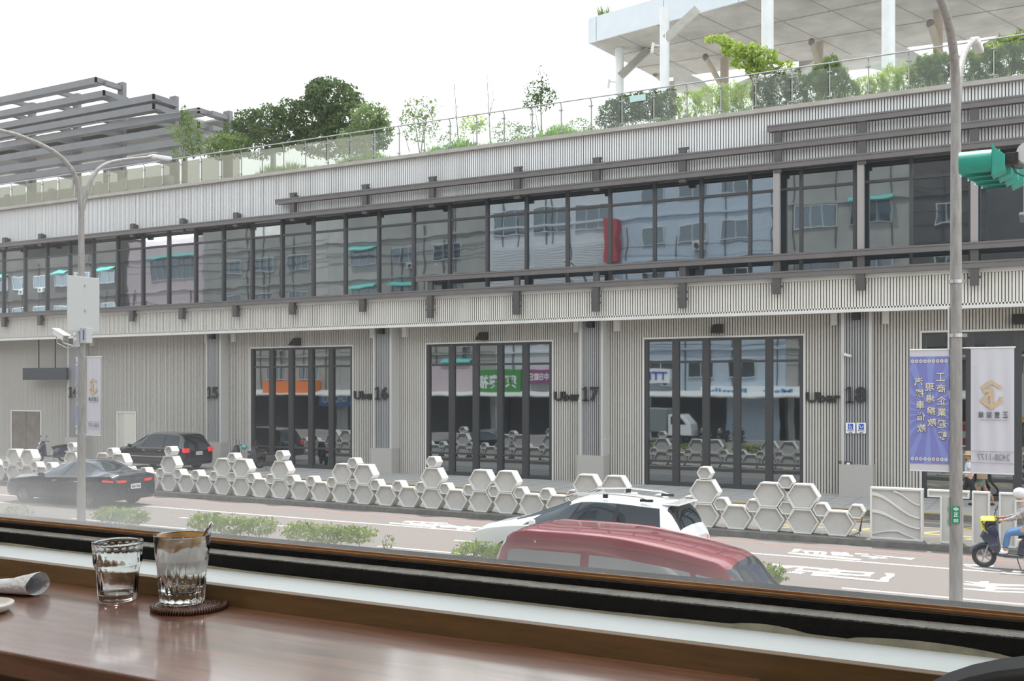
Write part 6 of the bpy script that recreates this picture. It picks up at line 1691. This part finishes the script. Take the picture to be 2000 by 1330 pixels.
# =================================================================== the row of buildings on the near side (mirrored in the terminal's glass)
YN=1.5
def tilemat(name,c1,c2,sc_):
    m=bpy.data.materials.new(name); m.use_nodes=True; nt=m.node_tree; b=nt.nodes['Principled BSDF']; L=nt.links.new; b.inputs['Roughness'].default_value=.4
    tc=nt.nodes.new('ShaderNodeTexCoord'); sx=nt.nodes.new('ShaderNodeSeparateXYZ'); cx=nt.nodes.new('ShaderNodeCombineXYZ'); br=nt.nodes.new('ShaderNodeTexBrick')
    L(tc.outputs['Object'],sx.inputs[0]); L(sx.outputs['X'],cx.inputs['X']); L(sx.outputs['Z'],cx.inputs['Y']); L(cx.outputs[0],br.inputs['Vector'])
    br.inputs['Scale'].default_value=sc_; br.inputs['Color1'].default_value=(*c1,1); br.inputs['Color2'].default_value=(*[x*.92 for x in c1],1); br.inputs['Mortar'].default_value=(*c2,1); br.inputs['Mortar Size'].default_value=.035
    L(br.outputs['Color'],b.inputs['Base Color']); return m
def rp2(px,py,plane=37.0): return at(px,py,2*plane-YN)      # place of a mirrored point on the near fronts
M_apc=mat('grey_render_front',(0.42,0.41,0.385),.85,noise=(.5,.6,(0.27,0.265,0.25))); M_app=mat('pink_front',(0.60,0.50,0.52),.8,noise=(.5,.4,(0.54,0.45,0.47)))
M_apw=tilemat('white_tile_front',(0.72,0.74,0.76),(0.40,0.43,0.47),2.2); M_apb=tilemat('pale_blue_tile_front',(0.56,0.64,0.72),(0.26,0.32,0.40),2.6); M_apd=mat('dark_brown_front',(0.12,0.11,0.105),.8,noise=(.5,.5,(0.07,0.065,0.06)))
M_wfr=mat('aluminium_window_frame',(0.60,0.62,0.63),.4); M_wgl=mirror_glass('flat_window_glass',(0.05,0.07,0.08),.15,0,1); M_aw=mat('teal_awning',(0.12,0.42,0.38),.6); M_ac=mat('ac_unit_grey',(0.55,0.55,0.53),.6); M_sf=mat('shop_interior_dark',(0.02,0.02,0.02),.9); M_blu=mat('blue_tarpaulin',(0.12,0.25,0.40),.7)
def near_building(lab,x0,x1,H,mt,wins,top_extra=()):
    t=thing('street_building',lab,'building',(x0,YN,0)); W_=x1-x0
    g=MB(); g.box(0,W_,-9,0,3.6,H); g.build('wall',mt,t)
    g=MB(); g.box(.1,W_-.1,-9,-2.4,0,3.6); g.build('shop_interior',M_sf,t)
    for a in (0,W_-.45):
        g=MB(); g.box(a,a+.45,-.5,0,0,3.6); g.build('pier',mt,t)
    R=random.Random(int(x0*7)); g=MB()
    for q in range(int(W_/2.2)):
        xx=R.uniform(.5,W_-.5); g.box(xx,xx+.06,0,.07,3.6,H-R.uniform(0,6))
    for q in range(5):
        zz=R.uniform(5,H-1); g.tube([(0,.25,zz),(W_*.5,.3,zz-R.uniform(.1,.5)),(W_,.25,zz+R.uniform(-.4,.4))],.025,5)
    g.build('pipes_and_cables',M_frame,t)
    g=MB(); g.add([(0,0,3.75),(W_,0,3.75),(W_,1.5,3.35),(0,1.5,3.35),(0,0,3.65),(W_,0,3.65),(W_,1.5,3.25),(0,1.5,3.25)],[(0,1,2,3),(4,5,6,7),(2,3,7,6),(0,3,7,4),(1,2,6,5)]); g.build('pavement_canopy',M_ac,t)
    for z in range(1,int((H-3.6)/3.3)+1):
        g=MB(); g.box(0,W_,0,.12,3.6+3.3*z-.15,3.6+3.3*z); g.build('floor_band',mt,t)
    for (a,b,z0,z1,kind) in wins:
        if kind=='w' or kind=='wa' or kind=='wc':
            g=MB(); g.ring([(a,z0),(b,z0),(b,z1),(a,z1)],[(a+.06,z0+.06),(b-.06,z0+.06),(b-.06,z1-.06),(a+.06,z1-.06)],0.0,.10,MXZ)
            n=max(1,int(round((b-a)/.9)))
            for q in range(1,n): x=a+(b-a)*q/n; g.box(x-.025,x+.025,.01,.08,z0,z1)
            f=g.build('window',M_wfr,t)
            g=MB(); g.box(a+.05,b-.05,.005,.03,z0+.05,z1-.05); g.build('pane',M_wgl,f)
            if kind=='wa':
                g=MB(); g.add([(a-.15,0,z1+.35),(b+.15,0,z1+.35),(b+.15,.7,z1+.02),(a-.15,.7,z1+.02),(a-.15,0,z1+.30),(b+.15,0,z1+.30),(b+.15,.7,z1-.05),(a-.15,.7,z1-.05)],[(0,1,2,3),(4,5,6,7),(2,3,7,6),(0,3,7,4),(1,2,6,5)]); g.build('awning',M_aw,t)
            if kind=='wc':
                g=MB(); g.box(b-.9,b-.15,.05,.45,z0-.62,z0-.06); ac=g.build('air_conditioner',M_ac,t,bevel=.02)
                g=MB(); g.tube([(b-.55,.45,z0-.34),(b-.55,.47,z0-.34)],.2,16); g.build('fan_grille',M_frame,ac)
        elif kind=='s':
            g=MB(); g.box(a,b,.05,.18,z0,z1); sh=g.build('roller_panel',M_apw,t)
            g=MB()
            k=int((z1-z0)/.18)
            for q in range(k): g.box(a,b,.18,.2,z0+.18*q,z0+.18*q+.02)
            g.build('slat_strip',M_ac,sh)  # thin grey strips across the roller panel
    return t
def row(x0,x1,H,kinds,w_=1.8,gap=1.0,seed=0):
    R=random.Random(seed); out=[]; W_=x1-x0; n=int((W_-.6)/(w_+gap)); m_=(W_-n*w_-(n-1)*gap)/2
    for fl in range(int((H-3.6)/3.3)):
        for q in range(n):
            a=m_+q*(w_+gap); z0=3.6+3.3*fl+1.1; out.append((a,a+w_,z0,z0+1.35,R.choice(kinds)))
    return out
X=[-106,-83.2,-72.6,-57.5,-41.5,-30.3,-17.6,-9.0,-4.6]
near_building('dark brown apartment front mirrored at the far left of the glazed storey',X[0],X[1]-.02,19,M_apd,row(X[0],X[1],19,['w','wc','wa'],2.2,1.2,1))
near_building('pink front with a wide dark window mirrored left in the glazed storey',X[1],X[2]-.02,18.5,M_app,[(3.2,9.6,9.2,12.2,'w'),(3.2,9.6,14.5,16.6,'wa')])
near_building('grey rendered apartment block mirrored right of the pink front',X[2],X[3]-.02,20,M_apc,row(X[2],X[3],20,['w','wc','w'],2.4,1.5,3))
near_building('grey block with plant boxes mirrored near the middle of the glazed storey',X[3],X[4]-.02,20,M_apc,row(X[3],X[4],20,['wa','wc','w'],2.6,1.8,4))
near_building('white fronted building with closed roller panels mirrored in the glazed storey',X[4],X[5]-.02,21,M_apw,[(.8+3.6*q,3.9+3.6*q,10.2,15.2,'s') for q in range(3)]+[(.8+3.6*q,3.9+3.6*q,7.6,9.3,'w') for q in range(3)]+[(.8+3.6*q,3.9+3.6*q,16.2,18.2,'w') for q in range(3)])
near_building('pale blue tiled building with white windows mirrored right of centre',X[5],X[6]-.02,21,M_apb,row(X[5],X[6],21,['w','w','wc'],2.0,1.1,6))
near_building('narrow grey building with teal awnings mirrored towards the right',X[6],X[7]-.02,21,M_apc,[(1.0,3.7,10.8,12.8,'wa'),(4.6,7.4,10.8,12.8,'wc'),(1.0,3.7,7.2,8.6,'w'),(4.6,7.4,7.2,8.6,'w'),(1.0,3.7,15,16.6,'w'),(4.6,7.4,15,16.6,'wa')])
near_building('dark narrow front mirrored at the far right of the glazed storey',X[7],X[8]-.02,20,M_apd,row(X[7],X[8],20,['w'],1.4,.8,8))
# the cafe's own front, round the window
t=thing('street_building','brown fronted building that holds the cafe','building',(X[8],YN,0))
g=MB(); g.box(0,9,-.2,0,CAMZ+1.9,17); g.box(0,9,-.2,0,.0,2.6); g.build('wall',M_apd,t)
# shop signs and awnings over the pavement (seen mirrored in the entrance glass)
def sgn(nm,lab,px0,px1,py0,py1,mt,cat='sign',txt=None,tm=None,proj=.5,pl=37.7):
    a=rp2(px0,py1,pl); b=rp2(px1,py0,pl); t=thing(nm,lab,cat,(a.x,YN+.02,a.z)); W_=b.x-a.x; H_=b.z-a.z
    g=MB(); g.box(0,W_,0,proj,0,H_); g.build('board',mt,t)
    if txt:
        o=lettering('characters',txt,(W_*.92,proj+.02,H_*.22),W_*.84,H_*.56,tm,.01,.02,rot=math.pi,parent=t)
    return t
sgn('shop_awning','orange shop awning mirrored in the leftmost entrance window',530,628,744,768,mat('orange_awning',(0.85,0.22,0.05),.6),'awning',proj=1.2)
sgn('shop_sign','blue shop sign with white letters mirrored in the leftmost entrance window',630,692,765,792,mat('blue_sign',(0.03,0.16,0.42),.5),'sign','YOHO HOOT',M_sgnw)
sgn('shop_sign','pale pink wall panel mirrored in the middle entrance window',836,930,714,768,M_app)
sgn('shop_sign','green shop sign with large white characters mirrored in the middle entrance window',932,1022,722,768,mat('green_sign',(0.05,0.26,0.05),.5),'sign','興 懷福',M_sgnw)
sgn('shop_sign','purple shop sign mirrored at the right side of the middle entrance window',1036,1082,722,750,mat('purple_sign',(0.25,0.06,0.16),.5),'sign','中日歐日',M_sgnw)
sgn('shop_sign','white sign with a blue leaf emblem mirrored in the window left of the number 18',1262,1312,720,748,M_sgnw,'sign','TTL',M_sgnb)
sgn('shop_sign','long white shop sign with blue lettering mirrored in the rightmost entrance window',1372,1568,754,776,M_sgnw,'sign','Mart   Family',mat('sign_cyan',(0.02,0.25,0.55),.5))
sgn('shop_sign','yellow and red shop sign mirrored beside the white banner at the right edge',1981,2030,800,824,mat('yellow_sign',(0.8,0.5,0.03),.5),'sign','相機館',mat('sign_redtxt',(0.5,0.02,0.02),.5))
sgn('shop_sign','tall red upright sign mirrored in the glazed storey',1192,1213,430,515,mat('red_sign',(0.42,0.05,0.06),.5),'sign',None,None,.9,37.0)
# roller-shutter canopies, white wall under the signs
for a,b,mt in ((-32,-28,M_apw),(-22,-17.5,M_apb)):
    g=MB(); g.box(a,b,YN-.3,YN,0.15,3.4); g.build('shop_wall',mt,kind='structure')
# parked scooters on the near pavement edge
proto=scooter('parked scooter in the row mirrored low in the entrance windows',-11.0,3.6,0,math.radians(100),M_scp,'scooters parked along the near kerb')
for i,xx in enumerate((-12.3,-13.4,-15.2,-20.5,-21.6,-22.9,-30.2,-31.3,-32.7,-34.0)):
    c=copy_tree(proto); c.location=(xx,3.6+RNG.uniform(-.15,.15),0); c.rotation_euler=(0,0,math.radians(100+RNG.uniform(-12,12)))
# truck parked at the near kerb, mirrored in the middle window
t=thing('box_truck','white light truck with a grey canvas back mirrored in the middle entrance window','truck',(-27.6,4.6,0))
g=MB(); g.box(-1.6,2.4,-.9,.9,.75,2.5); g.build('canvas_box',mat('grey_canvas',(0.20,0.23,0.22),.8),t,bevel=.08)
g=MB(); side_prism(g,[(2.5,.5),(2.5,2.05),(2.8,2.1),(3.5,2.05),(4.1,1.4),(4.2,.9),(4.2,.5)],-.85,.85); cb_=g.build('cab',M_whp,t,bevel=.05)
g=MB(); side_prism(g,[(2.75,1.3),(2.75,1.9),(3.4,1.88),(3.85,1.35)],-.87,.87); g.build('cab_window',M_cgd,cb_)
for xx in (-.8,3.3):
    for s_ in (1,-1): wheel(t,xx,s_*.75,.33,s_)
print('g ok')
